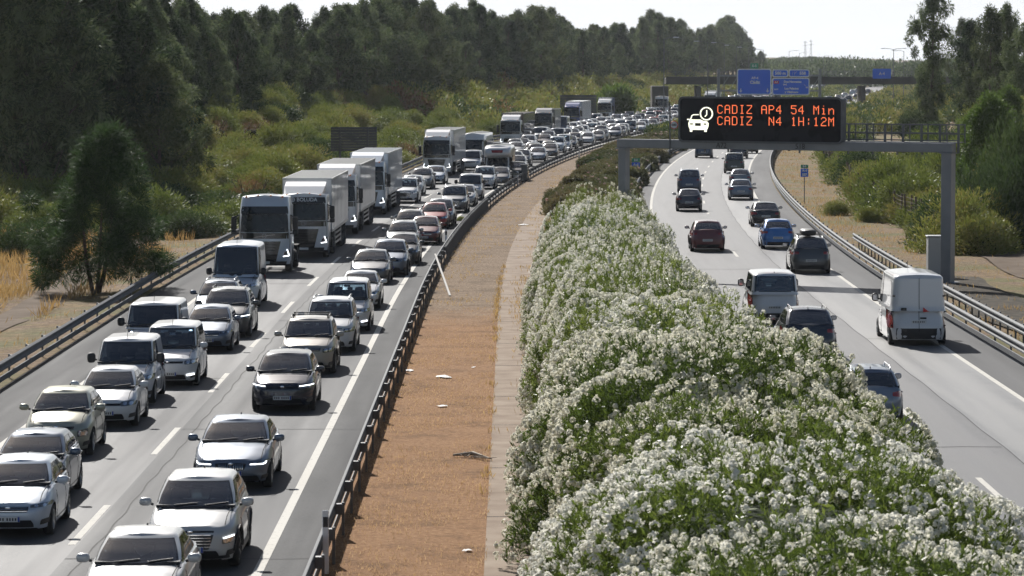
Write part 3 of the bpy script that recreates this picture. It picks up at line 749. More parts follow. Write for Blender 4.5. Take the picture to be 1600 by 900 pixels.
    for sg in (1, -1):
        m = patch(MB(), fr, [(sg * hw * la, lz0 + .02), (sg * hw * lb, lz0 + .05), (sg * hw * lb, lz1 + .03), (sg * hw * la, lz1 - .02)], 10, 4, .008, rnd_=.3, sgn=(1, sg * .3, .1), mi=0)
        # lamp bowls
        for f in (.3, .68):
            yc = sg * hw * (la + (lb - la) * f); zc = (lz0 + lz1) / 2 + .015; rr = (lz1 - lz0) * .33
            q = [(yc - rr, zc - rr), (yc + rr, zc - rr), (yc + rr, zc + rr), (yc - rr, zc + rr)]
            patch(m, fr, q, 6, 6, .014, mi=1, rnd_=1.0, sgn=(1, 0, 0))
        out.append(('headlight', m, [g['lampm'], 'chrome'], None))
        if g['drl']:
            m = MB(); k = g['drl']
            if k == 'top': patch(m, fr, [(sg * hw * (la + .02), lz1 - .035), (sg * hw * (lb - .04), lz1 + .0), (sg * hw * (lb - .04), lz1 + .03), (sg * hw * (la + .02), lz1 - .008)], 8, 1, .02, sgn=(1, 0, 0))
            elif k == 'hook':
                patch(m, fr, [(sg * hw * (la + .02), lz0 + .04), (sg * hw * (lb - .16), lz0 + .04), (sg * hw * (lb - .1), lz0 + .07), (sg * hw * (la + .02), lz0 + .065)], 8, 1, .02, sgn=(1, 0, 0))
                patch(m, fr, [(sg * hw * (lb - .16), lz0 + .04), (sg * hw * (lb - .11), lz0 + .05), (sg * hw * (lb - .08), lz1), (sg * hw * (lb - .11), lz1)], 2, 4, .02, sgn=(1, 0, 0))
            elif k == 'low':
                patch(m, fr, [(sg * hw * .62, .36), (sg * hw * .86, .38), (sg * hw * .86, .43), (sg * hw * .62, .41)], 8, 1, .02, sgn=(1, 0, 0))
            out.append(('running_light', m, ['drl'], None))
    # grille
    gm = MB(); st = g['grille']
    if st == 'bar':
        patch(gm, fr, [(-hw * .46, hf - .16), (hw * .46, hf - .16), (hw * .5, hf - .045), (-hw * .5, hf - .045)], 10, 3, .006, rnd_=.12, sgn=(1, 0, 0), mi=0)
        for k in range(3):
            z = hf - .14 + k * .035; patch(gm, fr, [(-hw * .46, z), (hw * .46, z), (hw * .46, z + .01), (-hw * .46, z + .01)], 8, 1, .016, sgn=(1, 0, 0), mi=1)
    elif st == 'big':
        patch(gm, fr, [(-hw * .4, .42), (hw * .4, .42), (hw * .52, hf - .05), (-hw * .52, hf - .05)], 10, 4, .006, rnd_=.15, sgn=(1, 0, 0), mi=0)
        for k in range(5):
            z = .47 + k * (hf - .55) / 5; patch(gm, fr, [(-hw * .43, z), (hw * .43, z), (hw * .43, z + .012), (-hw * .43, z + .012)], 8, 1, .016, sgn=(1, 0, 0), mi=1)
    elif st == 'kidney':
        for s_ in (-1, 1):
            patch(gm, fr, [(s_ * .03, hf - .23), (s_ * hw * .34, hf - .21), (s_ * hw * .4, hf - .06), (s_ * .03, hf - .045)], 6, 4, .008, rnd_=.35, sgn=(1, 0, 0), mi=0)
            for k in range(5):
                y = s_ * (.07 + k * .05); patch(gm, fr, [(y, hf - .2), (y + .01, hf - .2), (y + .01, hf - .07), (y, hf - .07)], 1, 4, .018, sgn=(1, 0, 0), mi=1)
    elif st == 'slim':
        patch(gm, fr, [(-hw * .5, hf - .12), (hw * .5, hf - .12), (hw * .52, hf - .06), (-hw * .52, hf - .06)], 10, 2, .006, sgn=(1, 0, 0), mi=0)
    if gm.v: out.append(('grille', gm, ['black', 'chrome'] if st != 'slim' else ['gloss_black', 'chrome'], None))
    # badge
    m = MB(); p = fr(0, hf - .07) + Vector((.02, 0, 0)); m.ell(p, (.012, .06, .045), n=12); out.append(('badge', m, ['chrome'], None))
    i0, i1, iw = g['intake']
    m = patch(MB(), fr, [(-hw * iw, i0), (hw * iw, i0), (hw * (iw - .06), i1), (-hw * (iw - .06), i1)], 12, 3, .007, rnd_=.15, sgn=(1, 0, 0))
    for sg in (1, -1):
        patch(m, fr, [(sg * hw * .72, i0 + .04), (sg * hw * .93, i0 + .07), (sg * hw * .93, i1 + .02), (sg * hw * .76, i1)], 5, 3, .009, rnd_=.3, sgn=(1, sg * .3, 0))
    out.append(('air_intake', m, ['black'], None))
    m = MB(); zc = g['plate_z']; p = fr(0, zc); m.box((p.x + .015, 0, zc), (.012, .52, .115), bev=.004); m.box((p.x + .0225, .235, zc), (.002, .04, .105), 1)
    for k in range(7): m.box((p.x + .0225, .17 - k * .058 - (.03 if k > 3 else 0), zc), (.002, .03, .06), 2)
    out.append(('number_plate', m, ['plate', 'blue_plate', 'black'], None))
    # panel gaps: bonnet line and doors
    hx = [g['xc'] + .02 + (-.16 - g['xc'] - .02) * k / 10 for k in range(11)]
    for sg in (1, -1):
        m = MB()
        for k in range(10):
            ya = sg * body.W(hr) * (.86 - .05 * k / 10); yb = sg * body.W(hr) * (.86 - .05 * (k + 1) / 10)
            m.bar(capz(hx[k], ya), capz(hx[k + 1], yb), .014)
        for x in (g['axf'] - Rw - .2, xb, (xend0 + .25) if not g['panel'] else xb - .02):
            pts = [body.side(x, z, sg) for z in (.3, .45, .6, .75, .88)]
            for a, c in zip(pts[:-1], pts[1:]): m.bar(a, c, .012)
        sx = sorted([g['axf'] - Rw - .2, xb, (xend0 + .25) if not g['panel'] else xb - .02])
        for k in range(8): m.bar(body.side(sx[0] + (sx[-1] - sx[0]) * k / 8, .3, sg), body.side(sx[0] + (sx[-1] - sx[0]) * (k + 1) / 8, .3, sg), .012)
        m.bar(body.side(g['axf'] - Rw - .2, .88, sg), capz(hx[0], sg * body.W(hr) * .86), .012)
        out.append(('body_seam', m, ['vblack'], None))
    m = MB()
    for sg in (1, -1):
        for x in (xb + .1, xend0 + .2) if not g['panel'] else (xb + .12,):
            p = body.side(x, .86, sg); m.box((x, p.y + sg * .012, .86), (.17, .03, .035), bev=.01)
    out.append(('door_handle', m, ['black'] if g['panel'] else ['PAINT'], None))
    # wing mirrors
    mx = g['xc'] - .42
    for sg in (1, -1):
        y = sg * (W / 2 + .09); z = hr + .1 + (.06 if g['tall'] else 0)
        m = MB(); m.ell((mx, y, z), (.085, .125, .085 if not g['tall'] else .15), 0, 14, p=.65); m.bar((mx - .02, sg * (W / 2 - .07), z - .06), (mx, y - sg * .03, z - .02), .05, 1)
        m.box((mx - .082, y, z), (.006, .18, .11 if not g['tall'] else .2), 2)
        out.append(('wing_mirror', m, ['black' if g.get('blackmirror') else 'PAINT', 'black', 'chrome'], None))
    # tail lights
    re = lambda y, z: body.rear(y, z)
    for sg in (1, -1):
        m = MB()
        if g['box']:
            gr = lambda y, z: (gh.rear(y, z) if z > hr else body.rear(y, z))
            patch(m, re, [(sg * hw * .86, .62), (sg * hw * .985, .62), (sg * hw * .985, hr + .0), (sg * hw * .86, hr + .0)], 4, 5, .02, sgn=(-1, sg * .3, 0))
        else:
            patch(m, re, [(sg * hw * .6, zdeck - .24), (sg * hw * .985, zdeck - .28), (sg * hw * .985, zdeck - .09), (sg * hw * .6, zdeck - .13)], 8, 3, .008, rnd_=.2, sgn=(-1, sg * .3, 0))
        out.append(('tail_light', m, ['red_lens'], None))
    rbz = .62 if g.get('doors_rear') else .4; m = patch(MB(), re, [(-hw * .97, .24), (hw * .97, .24), (hw * .975, rbz), (-hw * .975, rbz)], 10, 2, .01, rnd_=.1, sgn=(-1, 0, 0)); out.append(('rear_bumper', m, ['black'], None))
    m = MB(); zc = (.85 if g['doors_rear'] else .62) if not g['deck'] else .66; p = re(0, zc); m.box((p.x - .012, 0, zc), (.012, .52, .115), bev=.004)
    for k in range(7): m.box((p.x - .0195, .2 - k * .062, zc), (.002, .03, .06), 1)
    out.append(('rear_plate', m, ['plate', 'black'], None))
    # underbody
    m = MB(); m.box((-L / 2, 0, .38), (L - .5, W - .52, .38)); m.box((-L / 2, 0, .3), ((-g['axf'] - 0 + 0) * 0 + (g['axf'] - axr) - 2 * Rw - .16, W - .12, .22)); out.append(('underbody', m, ['vblack'], None))
    if g['cladding']:
        m = MB()
        for sg in (1, -1):
            for ax in (g['axf'], axr):
                pts = []
                for k in range(13):
                    a = math.pi * k / 12; r = Rw + .085; x = ax + r * math.cos(a); z = max(.24, Rw + r * math.sin(a)); pts.append(body.side(x, z, sg) + Vector((0, sg * .012, 0)))
                for a, c in zip(pts[:-1], pts[1:]): m.bar(a, c, .05, wd2=.05)
            a = body.side(g['axf'] - Rw - .1, .28, sg); c = body.side(axr + Rw + .1, .28, sg); m.bar(a, c, .05, wd2=.12)
        patch(m, fr, [(-hw * .93, .235), (hw * .93, .235), (hw * .93, .3), (-hw * .93, .3)], 12, 1, .015, sgn=(1, 0, 0))
        out.append(('wheel_arch_trim', m, ['black'], None))
    zr = lambda x, y: gcap(x, y, zend, min(1, abs(y) / gh.W(zend)))
    if g['rails']:
        for sg in (1, -1):
            m = MB(); y = sg * (gh.W(zend) - .03); x0 = g['xwt'] - .35; x1 = xrt + .1
            m.tube([(x0, y, zr(x0, y)), (x0 - .12, y, H + .05), (x1 + .12, y, H + .05), (x1, y, zr(x1, y))], .02, 6); out.append(('roof_rail', m, ['rim' if g['rails'] != 'black' else 'black'], None))
    if g.get('crossbars'):
        m = MB()
        for x in (g['xwt'] - .5, xrt + .5):
            m.bar((x, -gh.W(zend) + .04, H + .1), (x, gh.W(zend) - .04, H + .1), .05, wd2=.03)
            for sg in (1, -1): m.bar((x, sg * (gh.W(zend) - .08), H - .04), (x, sg * (gh.W(zend) - .08), H + .1), .03)
        out.append(('roof_bar', m, ['black'], None))
    if g.get('roofbox'):
        m = MB(); m.ell(((g['xwt'] + xrt) / 2, .05, H + .2), (.85, .38, .17), 0, 18, p=.6); out.append(('roof_box', m, ['black'], None))
    if g.get('antenna', True):
        m = MB(); x = (g['xwt'] - .1) if g['panel'] or g.get('rod') else xrt + .3; y = 0
        if g['panel'] or g.get('rod'): m.tube([(x - .1, .0, zr(x, 0)), (x - .3, 0, zr(x, 0) + .3)], .008, 5)
        else: m.box((x, 0, zr(x, 0) + .02), (.16, .03, .05), bev=.01, taper=(.6, .4))
        out.append(('antenna', m, ['black'], None))
    if g.get('doors_rear'):
        m = MB()
        for (y, z0_, z1_) in ((0, .5, H - .12),):
            pts = [gh.rear(y, z) if z > zs0 - .04 else body.rear(y, z) for z in [z0_ + (z1_ - z0_) * k / 14 for k in range(15)]]
            for a, c in zip(pts[:-1], pts[1:]): m.bar(a + Vector((-.004, 0, 0)), c + Vector((-.004, 0, 0)), .016)
        for sg in (1, -1):
            for z in (.7, 1.2, 1.75): p = body.rear(sg * hw * .9, z) if z < 1 else gh.rear(sg * gh.W(z) * .93, z); m.box((p.x - .02, p.y, z), (.05, .1, .05))
        p = body.rear(.12, .98); m.box((p.x - .02, -.15, .98), (.03, .22, .05)); out.append(('rear_door_fitting', m, ['vblack'], None))
    return out, wheels, Rw, g

def mats_for(keys, pt): return [M[k] if k != 'PAINT' else PAINT[pt] for k in keys]
def build_vehicle(kind, parts, wheels, label, cat, group, pt, name):
    root = empty(name); tag(root, label, cat, group)
    for (pn, mb, keys, par) in parts:
        me = mb.mesh(pn, mats_for(keys, pt)); o = link(pn, me, root)
        for i, k in enumerate(keys):
            if k == 'PAINT': o.material_slots[i].link = 'OBJECT'; o.material_slots[i].material = PAINT[pt]
    for (x, y, r, dark, truck, wd, sp, flip) in wheels:
        _, _, tm, rm = wheel_mesh(r, dark, truck, wd, sp)
        wh = empty('wheel', (x, y, r)); setpar(wh, root)
        if flip: wh.rotation_euler = (0, 0, math.pi)
        link('tyre', tm, wh); link('rim', rm, wh)
    return root
PROTO = {}
def register(kind, parts, wheels, name, cat):
    keys = ['PAINT']; flat = MB()
    for (pn, mb, ks, par) in parts:
        idx = []
        for k in ks:
            if k not in keys: keys.append(k)
            idx.append(keys.index(k))
        b = len(flat.v); flat.v.extend(mb.v)
        for f, m_, s_ in zip(mb.f, mb.m, mb.s): flat.f.append(tuple(i + b for i in f)); flat.m.append(idx[m_]); flat.s.append(s_)
    for k in ('tyre', 'rim', 'vblack'):
        if k not in keys: keys.append(k)
    for (x, y, r, dark, truck, wd, sp, flip) in wheels:
        t, rr, _, _ = wheel_mesh(r, dark, truck, wd, sp); b = len(flat.v)
        sg = -1 if flip else 1
        flat.v.extend([(p[0] * sg + x, p[1] * sg + y, p[2] + r) for p in t.v])
        for f, s_ in zip(t.f, t.s): flat.f.append(tuple(i + b for i in f)); flat.m.append(keys.index('tyre')); flat.s.append(s_)
        b = len(flat.v); flat.v.extend([(p[0] * sg + x, p[1] * sg + y, p[2] + r) for p in rr.v])
        for f, m_, s_ in zip(rr.f, rr.m, rr.s): flat.f.append(tuple(i + b for i in f)); flat.m.append(keys.index('vblack' if m_ else 'rim')); flat.s.append(s_)
    PROTO[kind] = dict(parts=parts, wheels=wheels, name=name, cat=cat, root=None, flat=flat.mesh(name, mats_for(keys, 'white')))
def reg_car(kind, name, cat, **sp):
    parts, wh, Rw, g = car_parts(sp)
    wl = [(x, sg * (g['W'] / 2 - .125), Rw, g['darkrim'], False, .21, g['spokes'], sg < 0) for x, sg in wh]
    register(kind, parts, wl, name, cat); PROTO[kind]['L'] = g['L']
reg_car('hatch', 'hatchback', 'car', L=4.25, W=1.77, H=1.47, hood_f=.72, hood_r=.99, xc=-1.05, xwt=-1.9, belt_r=1.02)
reg_car('hatch_b', 'hatchback', 'car', L=4.05, W=1.74, H=1.5, hood_f=.74, hood_r=1.0, xc=-.95, xwt=-1.75, belt_r=1.02, grille='slim', lamp=(.5, .95, .58, .74), spokes=7)
reg_car('sedan', 'saloon_car', 'car', L=4.75, W=1.83, H=1.45, hood_f=.7, hood_r=.96, xc=-1.25, xwt=-2.1, belt_r=.97, xrt=-3.55, xrb=-4.2, deck=1.0, grille='big', lamp=(.52, .96, .58, .7))
reg_car('beamer', 'saloon_car', 'car', L=4.95, W=1.87, H=1.47, hood_f=.7, hood_r=.97, xc=-1.4, xwt=-2.3, belt_r=.98, xrt=-3.75, xrb=-4.4, deck=1.02, grille='kidney', lamp=(.46, .95, .56, .67), lampm='lens_dark', drl='hook', bow=.14, intake=(.22, .36, .72))
reg_car('merc', 'saloon_car', 'car', L=4.6, W=1.77, H=1.43, hood_f=.7, hood_r=.95, xc=-1.3, xwt=-2.1, belt_r=.96, xrt=-3.4, xrb=-4.05, deck=1.0, grille='bar', lamp=(.5, .93, .52, .7), bow=.16)
reg_car('cross', 'crossover_car', 'car', L=4.4, W=1.83, H=1.6, hood_f=.82, hood_r=1.07, xc=-1.05, xwt=-1.85, belt_r=1.12, Rw=.345, grille='slim', lamp=(.5, .97, .68, .78), cladding=True, spokes=6)
reg_car('tucson', 'crossover_car', 'car', L=4.5, W=1.865, H=1.65, hood_f=.84, hood_r=1.09, xc=-1.1, xwt=-1.95, belt_r=1.14, Rw=.355, grille='big', lamp=(.66, .93, .5, .66), lampm='lens_dark', drl='top', cladding=True, darkrim=True)
reg_car('darkcross', 'crossover_car', 'car', L=4.5, W=1.84, H=1.56, hood_f=.8, hood_r=1.03, xc=-1.05, xwt=-1.9, belt_r=1.08, Rw=.345, grille='slim', lamp=(.5, .97, .66, .76), lampm='lens_dark', drl='top', darkrim=True)
reg_car('juke', 'crossover_car', 'car', L=4.13, W=1.77, H=1.57, hood_f=.84, hood_r=1.06, xc=-.98, xwt=-1.75, belt_r=1.14, Rw=.34, grille='slim', lamp=(.6, .88, .5, .7), cladding=False, bow=.16, hoodcrown=.085, noserake=.16)
reg_car('suv', 'suv', 'car', L=4.65, W=1.85, H=1.74, hood_f=.9, hood_r=1.12, xc=-1.15, xwt=-1.85, belt_r=1.14, Rw=.365, grille='big', rails=True, lamp=(.55, .95, .68, .84), gw1=.22)
reg_car('rav', 'suv', 'car', L=4.4, W=1.83, H=1.68, hood_f=.9, hood_r=1.1, xc=-1.1, xwt=-1.85, belt_r=1.12, Rw=.36, grille='bar', crossbars=True, rails='black', lamp=(.55, .93, .68, .84), gw1=.22, cladding=True)
reg_car('darksuv', 'suv', 'car', L=4.7, W=1.9, H=1.67, hood_f=.86, hood_r=1.1, xc=-1.15, xwt=-2.0, belt_r=1.14, Rw=.365, grille='big', rails='black', lamp=(.55, .96, .7, .8), drl='top', lampm='lens_dark')
reg_car('boxsuv', 'suv', 'car', L=4.7, W=1.9, H=1.68, hood_f=.86, hood_r=1.1, xc=-1.15, xwt=-2.0, belt_r=1.14, Rw=.365, grille='big', rails=True, roofbox=True, crossbars=True, lamp=(.55, .96, .7, .8))
reg_car('estate', 'estate_car', 'car', L=4.65, W=1.8, H=1.5, hood_f=.72, hood_r=.98, xc=-1.15, xwt=-2.0, belt_r=1.0, xrt=-4.1, rails=True)
reg_car('mpv', 'people_carrier', 'car', L=4.4, W=1.82, H=1.82, hood_f=.86, hood_r=1.12, xc=-.85, xwt=-1.5, belt_r=1.14, xrt=-4.2, xrb=-4.33, Rw=.33, grille='slim', lamp=(.55, .96, .68, .84), gw1=.19, gw0=.08, drl='low', rod=True)
reg_car('combo', 'small_van', 'van', L=4.4, W=1.85, H=1.84, hood_f=.88, hood_r=1.13, xc=-.85, xwt=-1.5, belt_r=1.14, xrt=-4.24, xrb=-4.34, Rw=.33, grille='bar', lamp=(.58, .96, .7, .86), gw1=.18, gw0=.07, panel=True, blackmirror=True, tall=True, box=True)
reg_car('transporter', 'panel_van', 'van', L=4.95, W=1.93, H=1.98, hood_f=.95, hood_r=1.2, xc=-.7, xwt=-1.3, belt_r=1.2, xrt=-4.8, xrb=-4.9, Rw=.335, grille='bar', lamp=(.58, .96, .74, .9), gw1=.16, gw0=.06, panel=True, blackmirror=True, tall=True, box=True, gn=11)
reg_car('vito', 'minibus', 'van', L=5.1, W=1.94, H=1.92, hood_f=.95, hood_r=1.18, xc=-.85, xwt=-1.6, belt_r=1.16, xrt=-4.85, xrb=-5.05, Rw=.335, grille='bar', gw1=.16, gw0=.06, blackmirror=True, tall=True, box=True, gn=11)
reg_car('bigvan', 'panel_van', 'van', L=5.5, W=2.03, H=2.5, hood_f=1.02, hood_r=1.28, xc=-.75, xwt=-1.35, belt_r=1.28, xrt=-5.36, xrb=-5.44, Rw=.345, grille='big', lamp=(.6, .95, .82, 1.0), gw1=.15, gw0=.05, panel=True, blackmirror=True, tall=True, box=True, gn=12, rear_glass=False, doors_rear=True, roofc=.08)
reg_car('pickup', 'suv', 'car', L=4.6, W=1.85, H=1.8, hood_f=.95, hood_r=1.15, xc=-1.25, xwt=-1.75, belt_r=1.16, Rw=.37, grille='big', lamp=(.6, .93, .72, .86), gw1=.17, rails='black')
FARK = ['hatch', 'hatch_b', 'sedan', 'cross', 'tucson', 'suv', 'estate', 'mpv', 'combo', 'juke', 'darksuv', 'sedan', 'hatch', 'merc']

# ------------------------------------------------------------------ lorries
def lorry_parts(cabcol='PAINT', trailer='box', tcol='PAINT', style='volvo', letters=None, H=3.75, deflector=True):
    out = []; wheels = []; W = 2.5; hw = W / 2; L = 2.35
    cab = Shell([(.3, -.1), (.6, 0), (1.3, -.02), (1.9, -.05), (2.9, -.16), (3.3, -.24), (3.7, -.4)], [(.3, -L), (4, -L)], [(.3, hw - .04), (1.3, hw), (2.2, hw - .01), (3.1, hw - .06), (3.6, hw - .14)], nf=7, nr=24, bow=.14)
    cab.xm = -1.3
    top = H - .55
    def zlo(x, y):
        z = .42
        if abs(y) > .9:
            d = abs(x + 1.38)
            if d < .62: z = max(z, .5 + math.sqrt(.62 ** 2 - d * d))
        return z
    b = MB(); cab.build(b, zlo, lambda x: top, [0, .1, .2, .3, .4, .5, .6, .7, .8, .87, .92, .96, .985, 1.0], lambda x, y, z, f: z + .1 * (1 - f ** 2), zref=1.2, ds=.09)
    if deflector:
        V = []; pr = [(-.55, top + .06), (-1.2, top + .42), (-2.2, top + .62), (-2.2, top + .04), (-.55, top + .02)]
        for sg in (-1, 1):
            for k, (x, z) in enumerate(pr): V.append((x, sg * (hw - .22 - (.12 if k == 0 else 0)), z))
        b.add(V, [(0, 1, 2, 3, 4), (9, 8, 7, 6, 5), (0, 5, 6, 1), (1, 6, 7, 2), (2, 7, 8, 3), (3, 8, 9, 4), (4, 9, 5, 0)])
    out.append(('cab', b, [cabcol], None))
    fr = lambda y, z: cab.front(y, z)
    ws0, ws1 = 1.92, 2.78
    m = patch(MB(), fr, [(-hw * .9, ws0), (hw * .9, ws0), (hw * .87, ws1), (-hw * .87, ws1)], 16, 8, .012, rnd_=.06, sgn=(1, 0, 0)); out.append(('windscreen', m, ['glass'], None))
    m = patch(MB(), fr, [(-hw * .9, ws1 + .01), (hw * .9, ws1 + .01), (hw * .86, min(top - .1, ws1 + .36)), (-hw * .86, min(top - .1, ws1 + .36))], 14, 3, .012, rnd_=.06, sgn=(1, 0, 0))
    p = fr(0, ws1); m.box((p.x + .16, 0, ws1 + .03), (.3, 2.1, .03), bev=.01)
    out.append(('sun_visor', m, ['gloss_black'], None))
    m = MB()
    for s_ in (.1, -.75):
        a = fr(s_ * hw, ws0 + .03) + Vector((.04, 0, 0)); c = fr((s_ + .6) * hw, ws0 + .1) + Vector((.04, 0, 0)); m.bar(a, c, .025)
    out.append(('wiper', m, ['black'], None))
    m = MB()
    patch(m, fr, [(-hw * .9, 1.62), (hw * .9, 1.62), (hw * .9, 1.9), (-hw * .9, 1.9)], 14, 3, .01, sgn=(1, 0, 0))
    if style == 'volvo':
        patch(m, fr, [(-hw * .44, .55), (hw * .44, .55), (hw * .62, 1.5), (-hw * .62, 1.5)], 10, 5, .012, sgn=(1, 0, 0))
    else:
        patch(m, fr, [(-hw * .6, .62), (hw * .6, .62), (hw * .55, 1.15), (-hw * .55, 1.15)], 10, 5, .012, sgn=(1, 0, 0))
    for k in range(6): z = .68 + k * .13; patch(m, fr, [(-hw * .44, z), (hw * .44, z), (hw * .44, z + .02), (-hw * .44, z + .02)], 8, 1, .03, mi=1, sgn=(1, 0, 0))
    if style == 'volvo':
        p = fr(0, 1.72); V = []; 
        m.tube([(p.x + .03, .1 * math.cos(a), 1.75 + .1 * math.sin(a)) for a in [2 * math.pi * k / 16 for k in range(17)]], .014, 6, mi=2, cap=False)
        m.bar((p.x + .03, -.5, 1.68), (p.x + .03, .5, 1.82), .025, 2)
    out.append(('grille', m, ['gloss_black', 'black', 'chrome'], None))
    if letters:
        te = text_mesh(letters, .26, M['white_sign'], bold=.004); p = fr(0, 2.95)
        mt = Matrix(((0, 0, 1), (1, 0, 0), (0, 1, 0)))
        m = MB(); vs_ = [tuple(Vector((p.x + .03, .18, 2.97)) + mt @ v.co) for v in te.vertices]; m.add(vs_, [tuple(q.vertices) for q in te.polygons])
        m.tube([(p.x + .03, -.55 + .1 * math.cos(a), 2.97 + .1 * math.sin(a)) for a in [2 * math.pi * k / 16 for k in range(17)]], .018, 6, cap=False); m.bar((p.x + .03, -.55, 2.88), (p.x + .03, -.55, 3.06), .02); m.bar((p.x + .03, -.64, 2.97), (p.x + .03, -.46, 2.97), .02)
        out.append(('lettering', m, ['white_sign'], None))
    for sg in (1, -1):
        m = patch(MB(), fr, [(sg * hw * .68, .72), (sg * hw * .95, .78), (sg * hw * .95, 1.12), (sg * hw * .76, 1.0)], 6, 4, .016, rnd_=.1, sgn=(1, sg * .2, 0))
        patch(m, fr, [(sg * hw * .7, .76), (sg * hw * .92, .8), (sg * hw * .92, .85), (sg * hw * .7, .81)], 4, 1, .03, mi=1, sgn=(1, 0, 0))
        patch(m, fr, [(sg * hw * .89, .8), (sg * hw * .93, .81), (sg * hw * .86, 1.12), (sg * hw * .83, 1.12)], 1, 4, .03, mi=1, sgn=(1, 0, 0))
        out.append(('headlight', m, ['lens_dark', 'drl'], None))
        m = MB(); y = sg * (hw + .2); x = -.28
        m.box((x, y, 2.35), (.16, .26, .62), bev=.05); m.box((x, y, 1.93), (.16, .26, .22), bev=.04); m.bar((x, sg * (hw - .05), 2.74), (x, y, 2.62), .05); m.bar((x, sg * (hw - .05), 1.85), (x, y, 1.9), .05)
        out.append(('wing_mirror', m, ['black'], None))
        m = patch(MB(), lambda x, z, sg=sg: cab.side(x, z, sg), [(-.42, 1.95), (-1.35, 1.95), (-1.35, 2.72), (-.55, 2.72)], 6, 4, .012, rnd_=.06, sgn=(0, sg, 0)); out.append(('side_window', m, ['glass'], None))
        m = MB()
        for x in (-.32, -1.45): pts = [cab.side(x, z, sg) for z in (1.15, 1.6, 2.0, 2.75)]; [m.bar(a, c, .016) for a, c in zip(pts[:-1], pts[1:])]
        out.append(('door_seam', m, ['vblack'], None))
    m = patch(MB(), fr, [(-hw * .95, .36), (hw * .95, .36), (hw * .97, .56), (-hw * .97, .56)], 12, 2, .02, sgn=(1, 0, 0)); p = fr(0, .5); m.box((p.x + .03, 0, .5), (.012, .52, .115), 1)
    out.append(('bumper', m, ['black' if style == 'volvo' else 'black', 'plate'], None))
    m = MB(); m.ell((-.3, .85, top + .02), (.07, .06, .05)); m.ell((-.3, -.85, top + .02), (.07, .06, .05)); m.ell((-.3, .3, top + .08), (.07, .05, .04)); m.ell((-.3, -.3, top + .08), (.07, .05, .04)); out.append(('marker_lamp', m, ['amber'], None))
    # chassis
    m = MB()
    CL = 6.1
    for sg in (1, -1): m.box((-(CL) / 2 - .3, sg * .42, .86), (CL - .4, .1, .28))
    for x in (-2.6, -3.6, -4.8, -5.9): m.box((x, 0, .86), (.14, .8, .2))
    m.box((-2.62, 0, 1.6), (.3, 2.0, 1.3), bev=.05); m.box((-3.3, 1.0, .68), (1.1, .55, .55), bev=.1); m.box((-3.3, -1.0, .68), (1.1, .55, .55), bev=.1)
    m.lathe([(.55, 1.12), (.55, 1.18), (.001, 1.2)], 20, axis='Z') if False else m.box((-4.9, 0, 1.08), (1.0, .9, .1), bev=.03)
    m.box((-1.4, 0, .62), (1.2, 1.7, .5))
    out.append(('chassis', m, ['vblack'], None))
    if trailer is None:
        m = MB()
        for sg in (1, -1):
            m.box((-4.9, sg * 1.02, 1.1), (1.3, .5, .04), bev=.01); m.box((-4.2, sg * 1.02, .95), (.04, .5, .32)); m.box((-5.55, sg * 1.02, .95), (.04, .5, .32))
        out.append(('mudguard', m, ['vblack'], None))
        m = MB(); m.box((-2.42, 1.15, 2.0), (.5, .06, 2.3), bev=.02); m.box((-2.42, -1.15, 2.0), (.5, .06, 2.3), bev=.02); out.append(('side_deflector', m, [cabcol], None))
    for sg in (1, -1):
        wheels.append((-1.38, sg * 1.06, .5, False, True, .32, 5, sg < 0)); wheels.append((-4.9, sg * 1.0, .5, False, True, .5, 5, sg < 0))
    if trailer:
        x0 = -2.85; TL = 13.6; x1 = x0 - TL; Ht = 3.98
        if trailer == 'short': TL = 7.4; x1 = x0 - TL; Ht = 3.7
        m = MB(); m.box(((x0 + x1) / 2, 0, (1.22 + Ht) / 2), (TL, 2.52, Ht - 1.22), bev=.03)
        out.append(('cargo_box', m, [tcol], None))
        m = MB()
        n = 12
        for k in range(n + 1):
            x = x0 - TL * k / n
            for sg in (1, -1): m.box((x - (.03 if k == 0 else -.03 if k == n else 0), sg * 1.267, (1.25 + Ht) / 2), (.05, .012, Ht - 1.32))
        for sg in (1, -1):
            m.box(((x0 + x1) / 2, sg * 1.27, 1.27), (TL, .02, .14)); m.box(((x0 + x1) / 2, sg * 1.27, Ht - .05), (TL, .02, .08))
        m.box((x0 + .01, 0, Ht - .05), (.03, 2.5, .1)); m.box((x0 + .01, 0, 1.3), (.03, 2.5, .12))
        out.append(('frame_rail', m, ['rim' if tcol == 'PAINT' else 'galv'], None))
        m = MB(); m.box((x1 - .012, 0, (1.3 + Ht) / 2), (.02, .03, Ht - 1.45)); [m.tube([(x1 - .04, y, 1.35), (x1 - .04, y, Ht - .15)], .02, 6) for y in (-.8, -.35, .35, .8)]; out.append(('rear_door', m, ['galv_dark'], None))
        m = MB()
        for sg in (1, -1):
            m.box(((x0 + x1) / 2 - .5, sg * .45, 1.05), (TL - 1.5, .12, .3))
            for z in (.5, .75, 1.0): m.box((x0 - TL * .42, sg * 1.22, z), (TL * .34, .03, .1), 1)
            m.box((x0 - TL * .24, sg * 1.2, .75), (.08, .06, .8), 1); m.box((x0 - TL * .6, sg * 1.2, .75), (.08, .06, .8), 1)
        m.box((x1 + .15, 0, .55), (.12, 2.3, .12), 1); m.box((x0 - TL * .75, 0, .75), (3.6, 1.3, .3))
        out.append(('trailer_chassis', m, ['vblack', 'rim'], None))
        for k in range(3 if trailer != 'short' else 1):
            for sg in (1, -1): wheels.append((x0 - TL * .68 - k * 1.31, sg * 1.03, .5, False, True, .4, 5, sg < 0))
    return out, wheels
M['brown_box'] = PAINT['brown']
M['white_box'] = mat('trailer_white', (.66, .67, .68), .35, noise=((.56, .57, .58), .8, .3))
def reg_lorry(kind, name='lorry', **k):
    p, wl = lorry_parts(**k); register(kind, p, wl, name, 'lorry')
